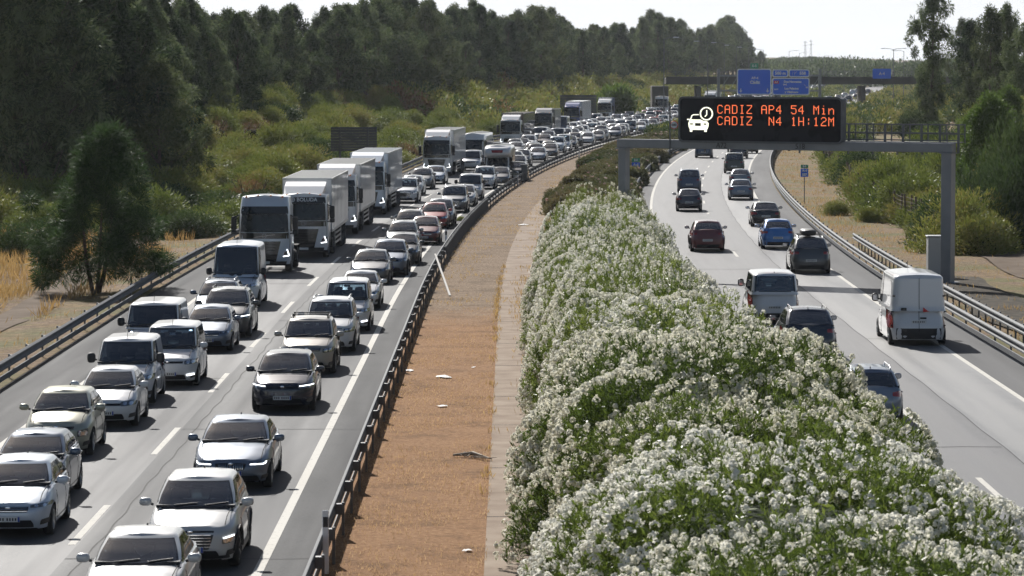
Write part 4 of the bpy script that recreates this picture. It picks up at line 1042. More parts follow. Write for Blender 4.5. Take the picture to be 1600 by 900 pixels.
reg_lorry('tractor', trailer=None, H=4.12, deflector=False)
reg_lorry('boluda', letters='BOLUDA')
reg_lorry('lorry', style='other')
reg_lorry('lorry_tall', style='volvo', H=3.95)
reg_lorry('lorry_brown', style='other', tcol='brown_box')
reg_lorry('blue_lorry', style='volvo', tcol='white_box')
reg_lorry('rigid', style='other', trailer='short')
# motorhome and coach
def motorhome_parts():
    out = []; wheels = []; W = 2.3; hw = 1.15; L = 7.0
    c = Shell([(.2, -.1), (.5, 0), (1.0, -.1), (1.15, -.35), (1.3, -.6), (2.0, -1.1)], [(.2, -L), (3, -L)], [(.2, .98), (1.0, 1.02), (1.5, 1.0), (2.1, .95)], nf=5, nr=20, bow=.15)
    b = MB(); ax = (-.95, -5.0)
    def zlo(x, y):
        z = .3
        if abs(y) > .7:
            for a in ax:
                d = abs(x - a)
                if d < .42: z = max(z, .34 + math.sqrt(.42 ** 2 - d * d))
        return z
    c.build(b, zlo, lambda x: float(np.interp(x, [-L, -.75, -.12, 0], [1.3, 1.3, 1.0, .95])), [0, .2, .4, .6, .8, .9, .97, 1], lambda x, y, z, f: z + .05 * (1 - f * f), ds=.1)
    # living body with overcab bulge
    lb = Shell([(1.0, -2.0), (1.95, -1.7), (2.1, -.75), (2.4, -.55), (2.75, -.85), (2.95, -1.5)], [(.5, -L), (2.9, -L + .1), (3.1, -L + .3)], [(.5, hw), (2.7, hw), (2.95, hw - .12)], nf=8, nr=20, bow=.12); lb.xm = -4
    lb.build(b, lambda x, y: .45 if x < -2.4 else 1.98, lambda x: 2.9, [0, .2, .4, .55, .7, .8, .88, .94, 1], lambda x, y, z, f: z + .08 * (1 - f * f), ds=.12, zref=2.3)
    # A pillars / cab top
    g = Shell([(1.15, -.72), (2.05, -1.35)], [(1.15, -2.6), (2.1, -2.6)], [(1.15, .98), (2.05, .93)], nf=8, nr=12, bow=.12)
    g.build(b, lambda x, y: 1.15, lambda x: 2.02, [0, .3, .6, 1], lambda x, y, z, f: z, ds=.12, zref=1.5)
    out.append(('body', b, ['PAINT'], None))
    m = patch(MB(), lambda y, z: g.front(y, z), [(-.88, 1.22), (.88, 1.22), (.84, 1.95), (-.84, 1.95)], 12, 5, .012, rnd_=.05, sgn=(1, 0, .3)); out.append(('windscreen', m, ['glass'], None))
    m = patch(MB(), lambda y, z: lb.front(y, z), [(-.45, 2.38), (.45, 2.38), (.5, 2.6), (-.5, 2.6)], 8, 2, .012, rnd_=.2, sgn=(1, 0, 0)); out.append(('overcab_window', m, ['red_lens'], None))
    fr = lambda y, z: c.front(y, z)
    m = patch(MB(), fr, [(-.55, .45), (.55, .45), (.6, .9), (-.6, .9)], 8, 3, .012, rnd_=.1, sgn=(1, 0, 0)); patch(m, fr, [(-.95, .3), (.95, .3), (.95, .42), (-.95, .42)], 10, 1, .02, sgn=(1, 0, 0)); out.append(('grille', m, ['black'], None))
    for sg in (1, -1):
        m = patch(MB(), fr, [(sg * .66, .68), (sg * .95, .72), (sg * .95, .98), (sg * .66, .9)], 5, 3, .012, rnd_=.2, sgn=(1, 0, 0)); out.append(('headlight', m, ['lens'], None))
        m = MB(); m.box((-.8, sg * 1.2, 1.45), (.12, .24, .4), bev=.05); m.bar((-.8, sg * .95, 1.4), (-.8, sg * 1.15, 1.42), .05); out.append(('wing_mirror', m, ['black'], None))
        m = patch(MB(), lambda x, z, sg=sg: g.side(x, z, sg), [(-1.15, 1.25), (-1.95, 1.25), (-1.95, 1.9), (-1.5, 1.9)], 4, 3, .012, sgn=(0, sg, 0)); out.append(('side_window', m, ['glass'], None))
        m = MB(); m.box((-3.6, sg * (hw + .008), 1.9), (.9, .02, .5), bev=.008); m.box((-5.6, sg * (hw + .008), 1.9), (.7, .02, .5), bev=.008); out.append(('side_window', m, ['glass'], None))
    m = MB(); m.box((-3.6, 0, .4), (6.2, 1.7, .3)); out.append(('underbody', m, ['vblack'], None))
    for a in ax:
        for sg in (1, -1): wheels.append((a, sg * .88, .34, False, False, .22, 5, sg < 0))
    return out, wheels
p_, w_ = motorhome_parts(); register('motorhome', p_, w_, 'motorhome', 'motorhome')
def coach_parts():
    out = []; wheels = []; W = 2.5; hw = 1.25; L = 11
    c = Shell([(.3, -.08), (.7, 0), (1.4, -.04), (2.6, -.25), (3.0, -.5), (3.3, -.9)], [(.3, -L), (3.3, -L + .1)], [(.3, hw), (2.6, hw - .02), (3.0, hw - .1)], nf=7, nr=20, bow=.15)
    b = MB(); c.build(b, lambda x, y: .35, lambda x: 3.1, [0, .15, .3, .45, .6, .75, .85, .92, 1], lambda x, y, z, f: z + .12 * (1 - f * f), ds=.15, zref=1.5); out.append(('body', b, ['PAINT'], None))
    fr = lambda y, z: c.front(y, z)
    m = patch(MB(), fr, [(-1.12, 1.25), (1.12, 1.25), (1.08, 2.6), (-1.08, 2.6)], 14, 6, .012, rnd_=.06, sgn=(1, 0, .2)); out.append(('windscreen', m, ['glass'], None))
    for sg in (1, -1):
        m = patch(MB(), lambda x, z, sg=sg: c.side(x, z, sg), [(-.8, 1.45), (-10.5, 1.45), (-10.5, 2.5), (-.8, 2.5)], 20, 2, .012, sgn=(0, sg, 0)); out.append(('side_window', m, ['glass'], None))
        m = patch(MB(), fr, [(sg * .75, .68), (sg * 1.1, .72), (sg * 1.1, .95), (sg * .75, .9)], 5, 3, .012, rnd_=.3, sgn=(1, 0, 0)); out.append(('headlight', m, ['lens'], None))
        m = MB(); m.box((.05, sg * 1.4, 2.2), (.14, .2, .5), bev=.05); m.bar((-.3, sg * 1.15, 2.6), (.05, sg * 1.4, 2.5), .05); out.append(('wing_mirror', m, ['black'], None))
    m = patch(MB(), fr, [(-.9, .35), (.9, .35), (.9, .6), (-.9, .6)], 8, 2, .012, sgn=(1, 0, 0)); out.append(('grille', m, ['black'], None))
    for a in (-2.3, -8):
        for sg in (1, -1): wheels.append((a, sg * 1.09, .5, False, True, .34, 5, sg < 0))
    return out, wheels
p_, w_ = coach_parts(); register('coach', p_, w_, 'coach', 'coach')

def place(kind, x, y, pt, label, group, away=False, far=False, yaw=0.0, cat=None, lens=None):
    pr = PROTO[kind]; sl = slope(y); t = Vector((sl, 1, 0)).normalized()
    if lens is None: pass
    ang = math.atan2(-t.y, -t.x) if not away else math.atan2(t.y, t.x)
    if far:
        o = link(pr['name'], pr['flat']); tag(o, label, cat or pr['cat'], group)
        o.material_slots[0].link = 'OBJECT'; o.material_slots[0].material = PAINT[pt]
    else:
        if pr['root'] is None:
            pr['root'] = build_vehicle(kind, pr['parts'], pr['wheels'], label, pr['cat'], group, pt, pr['name']); o = pr['root']
        else:
            o = copy_tree(pr['root'])
            for ch in CH.get(o.name, []):
                for s_ in ch.material_slots:
                    if s_.link == 'OBJECT': s_.material = PAINT[pt]
        tag(o, label, cat or pr['cat'], group)
    o.location = (x, y, .004); o.rotation_euler = (0, 0, ang + yaw)
    return o
# ------------------------------------------------------------------ traffic: front bumper (or rear bumper, going away) placed on the ground
GQ = 'vehicles queueing towards the camera'
GA = 'vehicles driving away under the gantry'
QUEUE = [  # kind, px, py of the middle of the front bumper on the ground, paint, label
 ('sedan', 202, 986, 'pearl', 'pearl white saloon cut by the bottom edge, only roof, windscreen and dark mirrors showing'),
 ('tucson', 297, 893, 'pearl', 'pale champagne crossover with angular lit headlamps behind the pearl white saloon'),
 ('beamer', 360, 768, 'silver_blue', 'low silver saloon with twin kidney grille between two bumpers of the inner lane'),
 ('darkcross', 441, 645, 'navy', 'near black crossover with lit slim lamps on open asphalt of the inner lane'),
 ('rav', 479, 586, 'beige', 'beige off-roader with a black roof bar behind the near black crossover'),
 ('suv', 513, 552, 'white', 'white off-roader half hidden behind the beige one with the roof bar'),
 ('mpv', 540, 519, 'white', 'tall white people carrier third behind the near black crossover'),
 ('merc', 560, 484, 'white', 'low white saloon with round twin lamps beside the gap in front of the people carrier'),
 ('sedan', 577, 445, 'grey', 'grey saloon with dark grille following the low white saloon with round lamps'),
 ('cross', 607, 432, 'silver_blue', 'blue grey crossover with black roof bar alongside the grey saloon nearer the rail'),
 ('hatch', 627, 415, 'dark_grey', 'dark grey hatchback just behind the blue grey crossover'),
 ('estate', 627, 393, 'silver', 'silver estate car tucked in front of the dark red hatchback'),
 ('hatch', 662, 383, 'dark_red', 'dark red hatchback beside the leaning white plank of the guard rail'),
 ('estate', 638, 372, 'beige', 'beige estate car between the white lorries and the red cars'),
 ('hatch_b', 677, 358, 'red', 'bright red small hatchback behind the dark red one'),
 ('cross', 686, 354, 'silver', 'silver crossover overlapping the bright red hatchback'),
 ('suv', 708, 333, 'grey', 'grey off-roader with big dark grille behind the silver crossover'),
 ('sedan', 722, 323, 'pearl', 'pearl saloon one place in front of the tall white van'),
 ('combo', 733, 313, 'white', 'tall white small van overlapping the boot of the pearl saloon'),
 ('suv', 755, 296, 'white', 'white off-roader with dark grille in front of the motorhome'),
 ('hatch', 779, 291, 'dark_grey', 'dark hatchback beside the motorhome near the guard rail'),
 ('motorhome', 776, 284, 'white', 'white motorhome with rounded overcab bulge and a red stripe window'),
 ('hatch', 12, 843, 'ice', 'icy white hatchback cut off by the edge of the picture, chrome grille bar showing'),
 ('hatch', 38, 792, 'steel_blue', 'slate blue hatchback directly behind the icy white one'),
 ('juke', 87, 716, 'olive_cream', 'rounded cream green crossover with bulging lamps in the outer lane'),
 ('hatch_b', 163, 670, 'white', 'white hatchback with blue mirrors directly behind the cream green crossover'),
 ('combo', 190, 634, 'white', 'white small van with a rod aerial behind the white hatchback with blue mirrors'),
 ('mpv', 262, 606, 'white', 'white people carrier with low running lamps beside the small van'),
 ('transporter', 234, 571, 'white', 'flat fronted white van with very dark windscreen close to the outer guard rail'),
 ('hatch', 322, 551, 'silver_blue', 'silver blue hatchback with lit headlamp beside the dark windscreen van'),
 ('darksuv', 350, 529, 'dark_grey', 'dark grey off-roader with slim lit lamps behind the silver blue hatchback'),
 ('estate', 337, 505, 'steel_blue', 'blue grey estate car peeping out behind the dark grey off-roader'),
 ('bigvan', 366, 482, 'ice', 'tall white panel van directly in front of the lorry without a trailer'),
 ('tractor', 413, 427, 'ice', 'white lorry tractor without any trailer at the head of the row of lorries'),
 ('boluda', 474, 404, 'white', 'white lorry with a name in white letters on its dark visor'),
 ('lorry_tall', 524, 367, 'white', 'white box lorry in the middle of the row of three'),
 ('lorry_tall', 572, 336, 'ice', 'last white box lorry of the close row of three'),
 ('suv', 632, 318, 'white', 'white off-roader beside the tail of the last close box lorry'),
 ('hatch', 642, 306, 'white', 'white hatchback one place behind the off-roader by the box lorry tail'),
 ('cross', 657, 296, 'grey', 'grey crossover right in front of the tall white lorry that stands alone'),
 ('sedan', 677, 288, 'ice', 'icy white saloon touching the shadow of the lone tall white lorry'),
 ('lorry_tall', 682, 276, 'white', 'tall white lorry with plain roof standing alone before the coach'),
 ('combo', 735, 267, 'white', 'white small van between the lone tall lorry and the motorhome'),
 ('coach', 737, 262, 'white', 'white coach behind the lone tall white lorry'),
 ('lorry_brown', 797, 232, 'white', 'white lorry pulling a dark brown trailer'),
 ('hatch', 786, 247, 'white', 'white hatchback in front of the lorry with the brown trailer'),
 ('sedan', 803, 244, 'silver', 'silver saloon under the brown trailer lorry grille'),
 ('estate', 806, 270, 'dark_grey', 'dark grey estate car just past the motorhome'),
 ('juke', 807, 283, 'olive', 'olive green crossover beside the grey cabinet of the guard rail'),
 ('sedan', 838, 254, 'silver_blue', 'blue silver saloon alone at the inner edge behind the grey cabinet'),
 ('hatch', 857, 247, 'black', 'black hatchback behind the blue silver saloon'),
 ('hatch', 830, 245, 'silver', 'silver hatchback between the brown trailer and the inner lane'),
 ('suv', 868, 239, 'ice', 'pale off-roader beside the black hatchback'),
 ('hatch', 848, 230, 'navy', 'dark blue hatchback in the crowd beside the brown trailer'),
 ('rigid', 848, 215, 'grey', 'small grey lorry behind the brown trailer'),
 ('combo', 842, 222, 'white', 'white small van in front of the small grey lorry'),
 ('bigvan', 874, 211, 'silver_blue', 'pale blue high roof van in front of the blue lorry'),
 ('blue_lorry', 893, 201, 'truck_blue', 'dark blue lorry with a white box trailer'),
 ('hatch', 888, 233, 'navy', 'dark blue hatchback farther up the inner lane'),
 ('cross', 895, 229, 'brown', 'dark brown crossover farther up the inner lane'),
 ('sedan', 912, 224, 'pearl', 'pearl saloon beside the black off-roader'),
 ('darksuv', 936, 217, 'black', 'black off-roader with a pale bonnet line near the end of the visible rail'),
 ('mpv', 930, 196, 'white', 'white high van between the blue lorry and the grey trailer lorry'),
 ('boluda_plain', 944, 191, 'white', 'white lorry with a long blue grey trailer behind the white high van'),
 ('sedan', 956, 210, 'white', 'white saloon with roof sign behind the black off-roader'),
 ('suv', 968, 207, 'silver', 'silver off-roader behind the white saloon with roof sign'),
 ('hatch', 992, 203, 'silver_blue', 'blue silver hatchback next to the central shrubs'),
 ('mpv', 998, 195, 'brown', 'dark people carrier beside the far shrubs'),
 ('combo', 1017, 187, 'grey', 'grey rounded van in front of the far lone lorry'),
 ('tractor', 1033, 182, 'white', 'far lone white lorry facing the camera before the overpass'),
 ('sedan', 1050, 186, 'white', 'white saloon beside the far lone lorry'),
 ('suv', 1057, 178, 'ice', 'pale off-roader just beside the edge of the electronic board'),
]
AWAY = [
 ('estate', 1364, 664, 'silver_blue', 'silver estate car with roof rails half hidden by the nearest oleanders'),
 ('darksuv', 1266, 563, 'navy', 'dark off-roader half hidden behind the oleander hedge', ),
 ('vito', 1211, 506, 'white', 'white minibus with large dark rear window in the shadow line of the gantry'),
 ('bigvan', 1436, 541, 'white', 'tall white panel van with closed rear doors near the outer guard rail'),
 ('boxsuv', 1268, 428, 'dark_grey', 'dark grey off-roader carrying a black roof box'),
 ('suv_plain', 1216, 390, 'blue', 'bright blue car in front of the roof box off-roader'),
 ('sedan', 1197, 355, 'black', 'black saloon in front of the bright blue car'),
 ('cross', 1106, 394, 'dark_red', 'dark red crossover alone in the inner lane'),
 ('hatch', 1077, 331, 'navy', 'dark blue hatchback closing on the silver blue off-roader'),
 ('suv', 1077, 301, 'steel_blue', 'silver blue off-roader with roof rails in the inner lane'),
 ('sedan', 1158, 313, 'silver_blue', 'silver blue saloon in the outer lane behind the pale hatchback'),
 ('hatch', 1157, 294, 'silver', 'pale hatchback hidden behind the silver blue saloon'),
 ('pickup', 1147, 271, 'olive', 'olive brown off-roader with a boxy cabin'),
 ('mpv', 1099, 247, 'steel_blue', 'blue people carrier directly below the board of lights'),
 ('suv', 1154, 248, 'navy', 'dark blue off-roader directly below the board of lights'),
 ('hatch', 1171, 240, 'dark_grey', 'small dark car beside the dark blue off-roader under the board'),
]
M['steel_box'] = mat('trailer_blue_grey', (.2, .24, .32), .4); p_, w_ = lorry_parts(style='volvo', tcol='steel_box')
if p_: register('boluda_plain', p_, w_, 'lorry', 'lorry')
parts_, wh_, Rw_, g_ = car_parts(dict(L=4.2, W=1.8, H=1.56, hood_f=.8, hood_r=1.04, xc=-1.0, xwt=-1.85, belt_r=1.08, Rw=.34))
register('suv_plain', parts_, [(x, sg * .775, Rw_, False, False, .21, 5, sg < 0) for x, sg in wh_], 'hatchback', 'car'); PROTO['suv_plain']['L'] = 4.2
used = []
for row in QUEUE:
    kind, px, py, pt, lab = row[:5]; p = P(px, py)
    place(kind, p.x, p.y, pt, lab, None, far=p.y > 330); used.append((p.x, p.y))
    if 'lorry' in PROTO[kind]['name'] and kind != 'tractor' or kind in ('coach', 'motorhome'):
        for q_ in (5, 10, 14): used.append((p.x + slope(p.y) * q_, p.y + q_))
for row in AWAY:
    kind, px, py, pt, lab = row[:5]; p = P(px, py); L_ = PROTO[kind]['L']; sl = slope(p.y); t = Vector((sl, 1, 0)).normalized()
    o_ = place(kind, p.x + t.x * L_, p.y + t.y * L_, pt, lab, None, away=True, far=p.y > 345)
    if kind == 'bigvan':
        m = MB(); m.add([(-5.535, -.13, 1.3), (-5.535, -.36, 1.22), (-5.535, -.13, 1.2)], [(0, 1, 2)]); m.add([(-5.535, -.13, 1.3), (-5.535, -.13, 1.37), (-5.535, -.3, 1.24)], [(0, 1, 2)]); m.box((-5.54, .55, 1.3), (.01, .2, .1), 1); m.obj('door_emblem', [M['red_sign'], M['black']], o_)
FARP = ['white', 'white', 'black', 'silver', 'dark_grey', 'silver_blue', 'grey', 'dark_grey', 'black', 'navy', 'steel_blue', 'ice', 'red', 'white', 'beige']
WORDS = {'white': 'white', 'pearl': 'off-white', 'silver': 'silver', 'silver_blue': 'blue silver', 'grey': 'grey', 'dark_grey': 'charcoal', 'black': 'black', 'navy': 'navy', 'steel_blue': 'slate blue', 'ice': 'icy white', 'red': 'red', 'beige': 'beige'}
# the rest of the queue, farther and farther away
for lane, Ya in ((-11.0, 330), (-6.7, 330), (-15.2, 455)):
    Y = Ya
    while Y < 1260:
        x = lane + shift(Y) + rnd.uniform(-.3, .3)
        if min([abs(x - a) / 2.2 + abs(Y - b) / 6.5 for a, b in used] + [9]) > 1.4:
            truck = rnd.random() < (.16 if lane < -8 else .04) and Y > 690
            k = rnd.choice(['rigid', 'lorry', 'bigvan']) if truck else rnd.choice(FARK); pt = 'white' if truck else rnd.choice(FARP)
            nm = PROTO[k]['name'].replace('_', ' ')
            place(k, x, Y, pt, f'tiny distant {WORDS[pt]} {nm} in the queue that bends away under the overpass', 'far vehicles of the queue', far=True)
            Y += {'rigid': 12, 'lorry': 19}.get(k, 6.2) + (Y - 450) * .004
        Y += rnd.uniform(1.0, 3.2)
for lane, ys in ((9.3, [690, 745, 800, 830, 900, 960, 1040, 1100]), (13.1, [715, 770, 812, 860, 930, 1000, 1070])):
    for Y in ys:
        k = rnd.choice(FARK); pt = rnd.choice(FARP)
        place(k, lane + shift(Y), Y, pt, f'tiny distant {WORDS[pt]} {PROTO[k]["name"].replace("_", " ")} driving away beyond the board of lights', 'far vehicles driving away', away=True, far=True)
# ------------------------------------------------------------------ gantry with the board of lights
def pix_beam(): pass
gl = P(975, 224, 6.1); gr_ = P(1482, 231, 6.1)
ga = math.atan2(gr_.y - gl.y, gr_.x - gl.x); gw = (gr_.to_2d() - gl.to_2d()).length
GT = empty('sign_gantry', (gl.x, gl.y, 0), ga); tag(GT, 'grey steel portal gantry spanning the free flowing carriageway, with a railed catwalk', 'gantry')
m = MB(); m.box((0, 0, 2.95), (.40, .45, 5.9), bev=.03); m.box((0, 0, .03), (.9, .9, .08), bev=.02); m.obj('post', M['galv_paint'], GT)
m = MB(); m.box((gw, 0, 2.95), (.50, .5, 5.9), bev=.03); m.box((gw, 0, .03), (.9, .9, .08), bev=.02); m.obj('post', M['galv_paint'], GT)
m = MB(); m.box((gw / 2, 0, 6.1), (gw + .55, .45, .42), bev=.03)
for x in (0, gw): m.box((x, 0, 5.86), (.62, .6, .05), bev=.01)
m.obj('beam', M['galv_paint'], GT)
def along(px):      # distance along the beam at which it crosses the picture column px
    k = (px - 800) / FPX * math.cos(PITCH); return (k * gl.y - gl.x) / (math.cos(ga) - k * math.sin(ga))
bx0 = along(1067); bx1 = along(1321)
m = MB()   # catwalk railing behind the beam, from the board to the post
n_ = 7
xs = [bx1 + .05 + (gw + .3 - bx1) * k / 6 for k in range(7)]
for x in xs: m.bar((x, .3, 5.85), (x, .3, 7.15), .09)
for x in (bx1 - 3, bx1 - 1.5): m.bar((x, .3, 5.85), (x, .3, 7.15), .09)
for z in (7.12, 6.75, 6.42): m.bar((bx1 - 3.2, .3, z), (gw + .3, .3, z), .05)
m.bar((bx1 - 3.2, 1.0, 7.12), (gw + .3, 1.0, 7.12), .05); m.bar((bx1 - 3.2, 1.0, 6.7), (gw + .3, 1.0, 6.7), .05)
for x in xs: m.bar((x, 1.0, 6.3), (x, 1.0, 7.15), .05)
m.obj('railing', M['galv'], GT)
m = MB(); m.box(((bx0 + gw) / 2, .65, 6.32), (gw - bx0 + .5, .75, .05))
for k in range(12): m.box((bx0 + (gw - bx0) * k / 11, -.1, 5.84), (.06, .08, .16))
m.obj('catwalk_floor', M['galv_dark'], GT)
m = MB()
for dx in (-.42, -.2): m.bar((gw + dx, .35, .3), (gw + dx, .35, 6.8), .035)
for k in range(19): m.bar((gw - .42, .35, .5 + k * .33), (gw - .2, .35, .5 + k * .33), .025)
for k in range(9): m.bar((gw - .55, .6, 2.4 + k * .5), (gw - .08, .6, 2.4 + k * .5), .02)
m.obj('ladder', M['galv'], GT)
# small pole in front of the beam
m = MB(); m.bar((2.62, -.26, 5.6), (2.62, -.26, 8.0), .05); m.bar((2.62, -.26, 7.0), (2.9, -.26, 7.0), .03); m.obj('conduit', M['galv'], GT)
# the board
V_ = empty('message_board', (0, 0, 0)); 
bc = gl + Vector((math.cos(ga) * (bx0 + bx1) / 2, math.sin(ga) * (bx0 + bx1) / 2, 0)); V_.location = (bc.x + math.sin(ga) * .32, bc.y - math.cos(ga) * .32, 7.27); V_.rotation_euler = (0, 0, ga)
tag(V_, 'wide black electronic board with orange travel times and a car and clock symbol', 'message board')
bw = bx1 - bx0; bh = 2.08
def rrect(w_, h_, r, n=6):
    pts = []
    for cx, cz, a0 in ((w_ / 2 - r, h_ / 2 - r, 0), (-w_ / 2 + r, h_ / 2 - r, 90), (-w_ / 2 + r, -h_ / 2 + r, 180), (w_ / 2 - r, -h_ / 2 + r, 270)):
        for k in range(n + 1): a = R(a0 + 90 * k / n); pts.append((cx + r * math.cos(a), cz + r * math.sin(a)))
    return pts
def plate_mb(m, w_, h_, r, y0, y1, mi=0, cx=0, cz=0):
    p = rrect(w_, h_, r); n = len(p); V = [(x + cx, y0, z + cz) for x, z in p] + [(x + cx, y1, z + cz) for x, z in p]
    F = [tuple(range(n)), tuple(range(2 * n - 1, n - 1, -1))] + [(k, k + n, (k + 1) % n + n, (k + 1) % n) for k in range(n)]
    m.add(V, F, mi); return m
plate_mb(MB(), bw, bh, .22, 0, .42).obj('housing', M['galv'], V_)
plate_mb(MB(), bw - .12, bh - .12, .18, -.012, 0.0).obj('screen', mat('screen_black', (.008, .008, .011), .6, spec=.15, noise=((.02, .021, .026), .7, .02)), V_)
m = MB()
for a, b in (((-bw / 2, bh / 2), (bw / 2, bh / 2)), ((-bw / 2, -bh / 2), (bw / 2, -bh / 2))): pass
p = rrect(bw, bh, .22); pts = [(x, -.03, z) for x, z in p]; pts.append(pts[0])
for a, b in zip(pts[:-1], pts[1:]): m.bar(a, b, .05, wd2=.07)
m.obj('frame', M['galv'], V_)
FONT = {'C': '01110 10001 10000 10000 10000 10001 01110', 'A': '01110 10001 10001 11111 10001 10001 10001', 'D': '11110 10001 10001 10001 10001 10001 11110', 'I': '01110 00100 00100 00100 00100 00100 01110',
 'Z': '11111 00001 00010 00100 01000 10000 11111', 'P': '11110 10001 10001 11110 10000 10000 10000', '4': '00010 00110 01010 10010 11111 00010 00010', '5': '11111 10000 11110 00001 00001 10001 01110',
 'M': '10001 11011 10101 10101 10001 10001 10001', 'i': '00100 00000 01100 00100 00100 00100 01110', 'n': '00000 00000 10110 11001 10001 10001 10001', 'N': '10001 11001 10101 10101 10011 10001 10001',
 '1': '00100 01100 00100 00100 00100 00100 01110', 'H': '10001 10001 10001 11111 10001 10001 10001', ':': '00000 00100 00100 00000 00100 00100 00000', '2': '01110 10001 00001 00110 01000 10000 11111', ' ': '00000 ' * 7}
led_o = mat('led_orange', (.3, .06, .02), .5, emit=(1.0, .20, .07), es=.95); led_w = mat('led_white', (.5, .5, .4), .5, emit=(1.0, 1.0, .80), es=1.0)
def led_line(txt, x0, x1, zc, h):
    m = MB(); pitch = (x1 - x0) / (len(txt) - .15); dz = h / 6.4; dx = pitch * .62 / 4
    for i, ch in enumerate(txt):
        rows = FONT[ch].split(); on = [(c, r_) for r_ in range(7) for c in range(5) if rows[r_][c] == '1']; S = set(on)
        for (c, r_) in on:
            X = x0 + i * pitch + c * dx; Z = zc + (3 - r_) * dz
            m.box((X, -.02, Z), (.034, .01, .034))
            for (dc, dr) in ((1, 0), (0, 1), (1, 1), (-1, 1)):      # intermediate dots along the strokes
                if (c + dc, r_ + dr) in S and not (dc and dr and ((c + dc, r_) in S or (c, r_ + dr) in S)):
                    m.box((X + dc * dx / 2, -.02, Z - dr * dz / 2), (.032, .01, .032))
    m.obj('lettering', led_o, V_)
px2x = lambda px: (px - 1194) / 254 * bw
px2z = lambda py: -(py - 189) / 66 * 2.0
led_line('CADIZ AP4 54 Min', px2x(1128.5), px2x(1311), px2z(173), .39)
led_line('CADIZ  N4 1H:12M', px2x(1128.5), px2x(1311), px2z(190.5), .39)
m = MB()   # pictogram: car below a clock
def poly(pts, y=-.02, th=.012): 
    n = len(pts); V = [(px2x(a), y, px2z(b)) for a, b in pts] + [(px2x(a), y + th, px2z(b)) for a, b in pts]
    m.add(V, [tuple(range(n)), tuple(range(n, 2 * n))[::-1]] + [(k, (k + 1) % n, (k + 1) % n + n, k + n) for k in range(n)])
poly([(1081.5, 195), (1083, 191), (1086, 189), (1101, 189), (1105, 191), (1112, 192), (1114, 195), (1113.5, 200), (1111, 205.5), (1111, 208), (1107, 208), (1107, 205), (1088, 205), (1088, 208), (1084, 208), (1084, 204), (1082, 200)])
def thick(pts, wd):
    for a, b in zip(pts[:-1], pts[1:]): m.bar((px2x(a[0]), -.014, px2z(a[1])), (px2x(b[0]), -.014, px2z(b[1])), .012, wd2=wd) if False else m.bar((px2x(a[0]), -.014, px2z(a[1])), (px2x(b[0]), -.014, px2z(b[1])), wd, wd2=wd * .5 + .02)
thick([(1084.5, 191), (1087.5, 183), (1090, 181.8), (1098, 181.5)], .05)
thick([(1080, 189), (1084, 189.3)], .07)
cx_, cz_ = 1110.5, 180.0
thick([(cx_ + 9.5 * math.cos(a), cz_ + 9.5 * math.sin(a)) for a in [2 * math.pi * k / 28 for k in range(29)]], .07)
thick([(cx_ + .5, 174.5), (cx_ + .5, 181.5), (1108, 184.5)], .05)
m.obj('pictogram', led_w, V_)
m = MB(); 
for a, b, c, d in ((1084, 195, 1089, 197), (1106, 195, 1110.5, 197), (1092.5, 194.5, 1101.5, 199)): m.box((px2x((a + c) / 2), -.024, px2z((b + d) / 2)), (px2x(c) - px2x(a), .006, abs(px2z(d) - px2z(b))))
m.obj('pictogram_cutout', M['black'], V_)
for tx, px in (('A72', 1134), ('518', 1257)):
    te = text_mesh(tx, .34, M['black']); o = link('lettering', te, V_, (px2x(px), .0, -1.2)); o.rotation_euler = (math.pi / 2, 0, 0)
# small grey cabinet at the gantry foot
p = P(1460, 432); cb = empty('roadside_cabinet', (p.x, p.y - .5, ground_z(p.x, p.y))); tag(cb, 'tall pale grey metal cabinet beside the gantry post behind the guard rail', 'cabinet')
m = MB(); m.box((0, 0, .95), (.8, .8, 1.9), bev=.02); m.box((0, 0, 1.94), (.9, .9, .07), bev=.02); m.obj('casing', mat('cabinet_grey', (.42, .43, .43), .5), cb)
m = MB(); m.box((0, -.412, 1.0), (.7, .02, 1.6), bev=.008); h_ = m.obj('door', mat('cabinet_door', (.38, .39, .39), .5), cb); m = MB(); m.box((.28, -.435, 1.0), (.03, .03, .18)); m.obj('handle', M['black'], h_)

# ------------------------------------------------------------------ other signs and street furniture
def text_on(parent, txt, size, x, z, matl, y=-.03, bold=.014, align='CENTER'):
    o = link('lettering', text_mesh(txt, size, matl, bold=bold, align=align), parent, (x, y, z)); o.rotation_euler = (math.pi / 2, 0, 0); return o
def big_sign(px0, px1, py0, py1, Y, label, fill):
    k = Y / FPX; x0 = (px0 - 800) * k; x1 = (px1 - 800) * k; zt_ = CAMZ - (py0 - 95) * k; zb_ = CAMZ - (py1 - 95) * k
    s = empty('direction_sign', ((x0 + x1) / 2, Y, 0)); tag(s, label, 'road sign'); W_ = x1 - x0; H_ = zt_ - zb_; zc = (zt_ + zb_) / 2
    plate_mb(MB(), W_, H_, .3, -.01, .05, cz=zc).obj('border', M['white_sign'], s)
    plate_mb(MB(), W_ - .3, H_ - .3, .2, -.02, 0, cz=zc).obj('panel', M['blue_sign'], s)
    fill(s, W_, H_, zc); return s, zb_, zt_
def f1(s, W_, H_, zc):
    text_on(s, 'AP-4', .5, .1, zc + .55, M['white_sign']); text_on(s, 'Cádiz', .62, .1, zc - .08, M['white_sign'], bold=.025)
    for x in (-W_ / 2 + .55, W_ / 2 - .55):
        m = MB(); m.box((x, -.035, zc - H_ / 2 + .72), (.12, .02, .4)); m.add([(x - .24, -.04, zc - H_ / 2 + .62), (x + .24, -.04, zc - H_ / 2 + .62), (x, -.04, zc - H_ / 2 + .32)], [(0, 1, 2)]); m.obj('arrow', M['white_sign'], s)
YS = 520
s1, zb1, zt1 = big_sign(1151, 1204.5, 107.5, 148, YS, 'large blue motorway sign naming AP-4 and Cádiz above two small down arrows', f1)
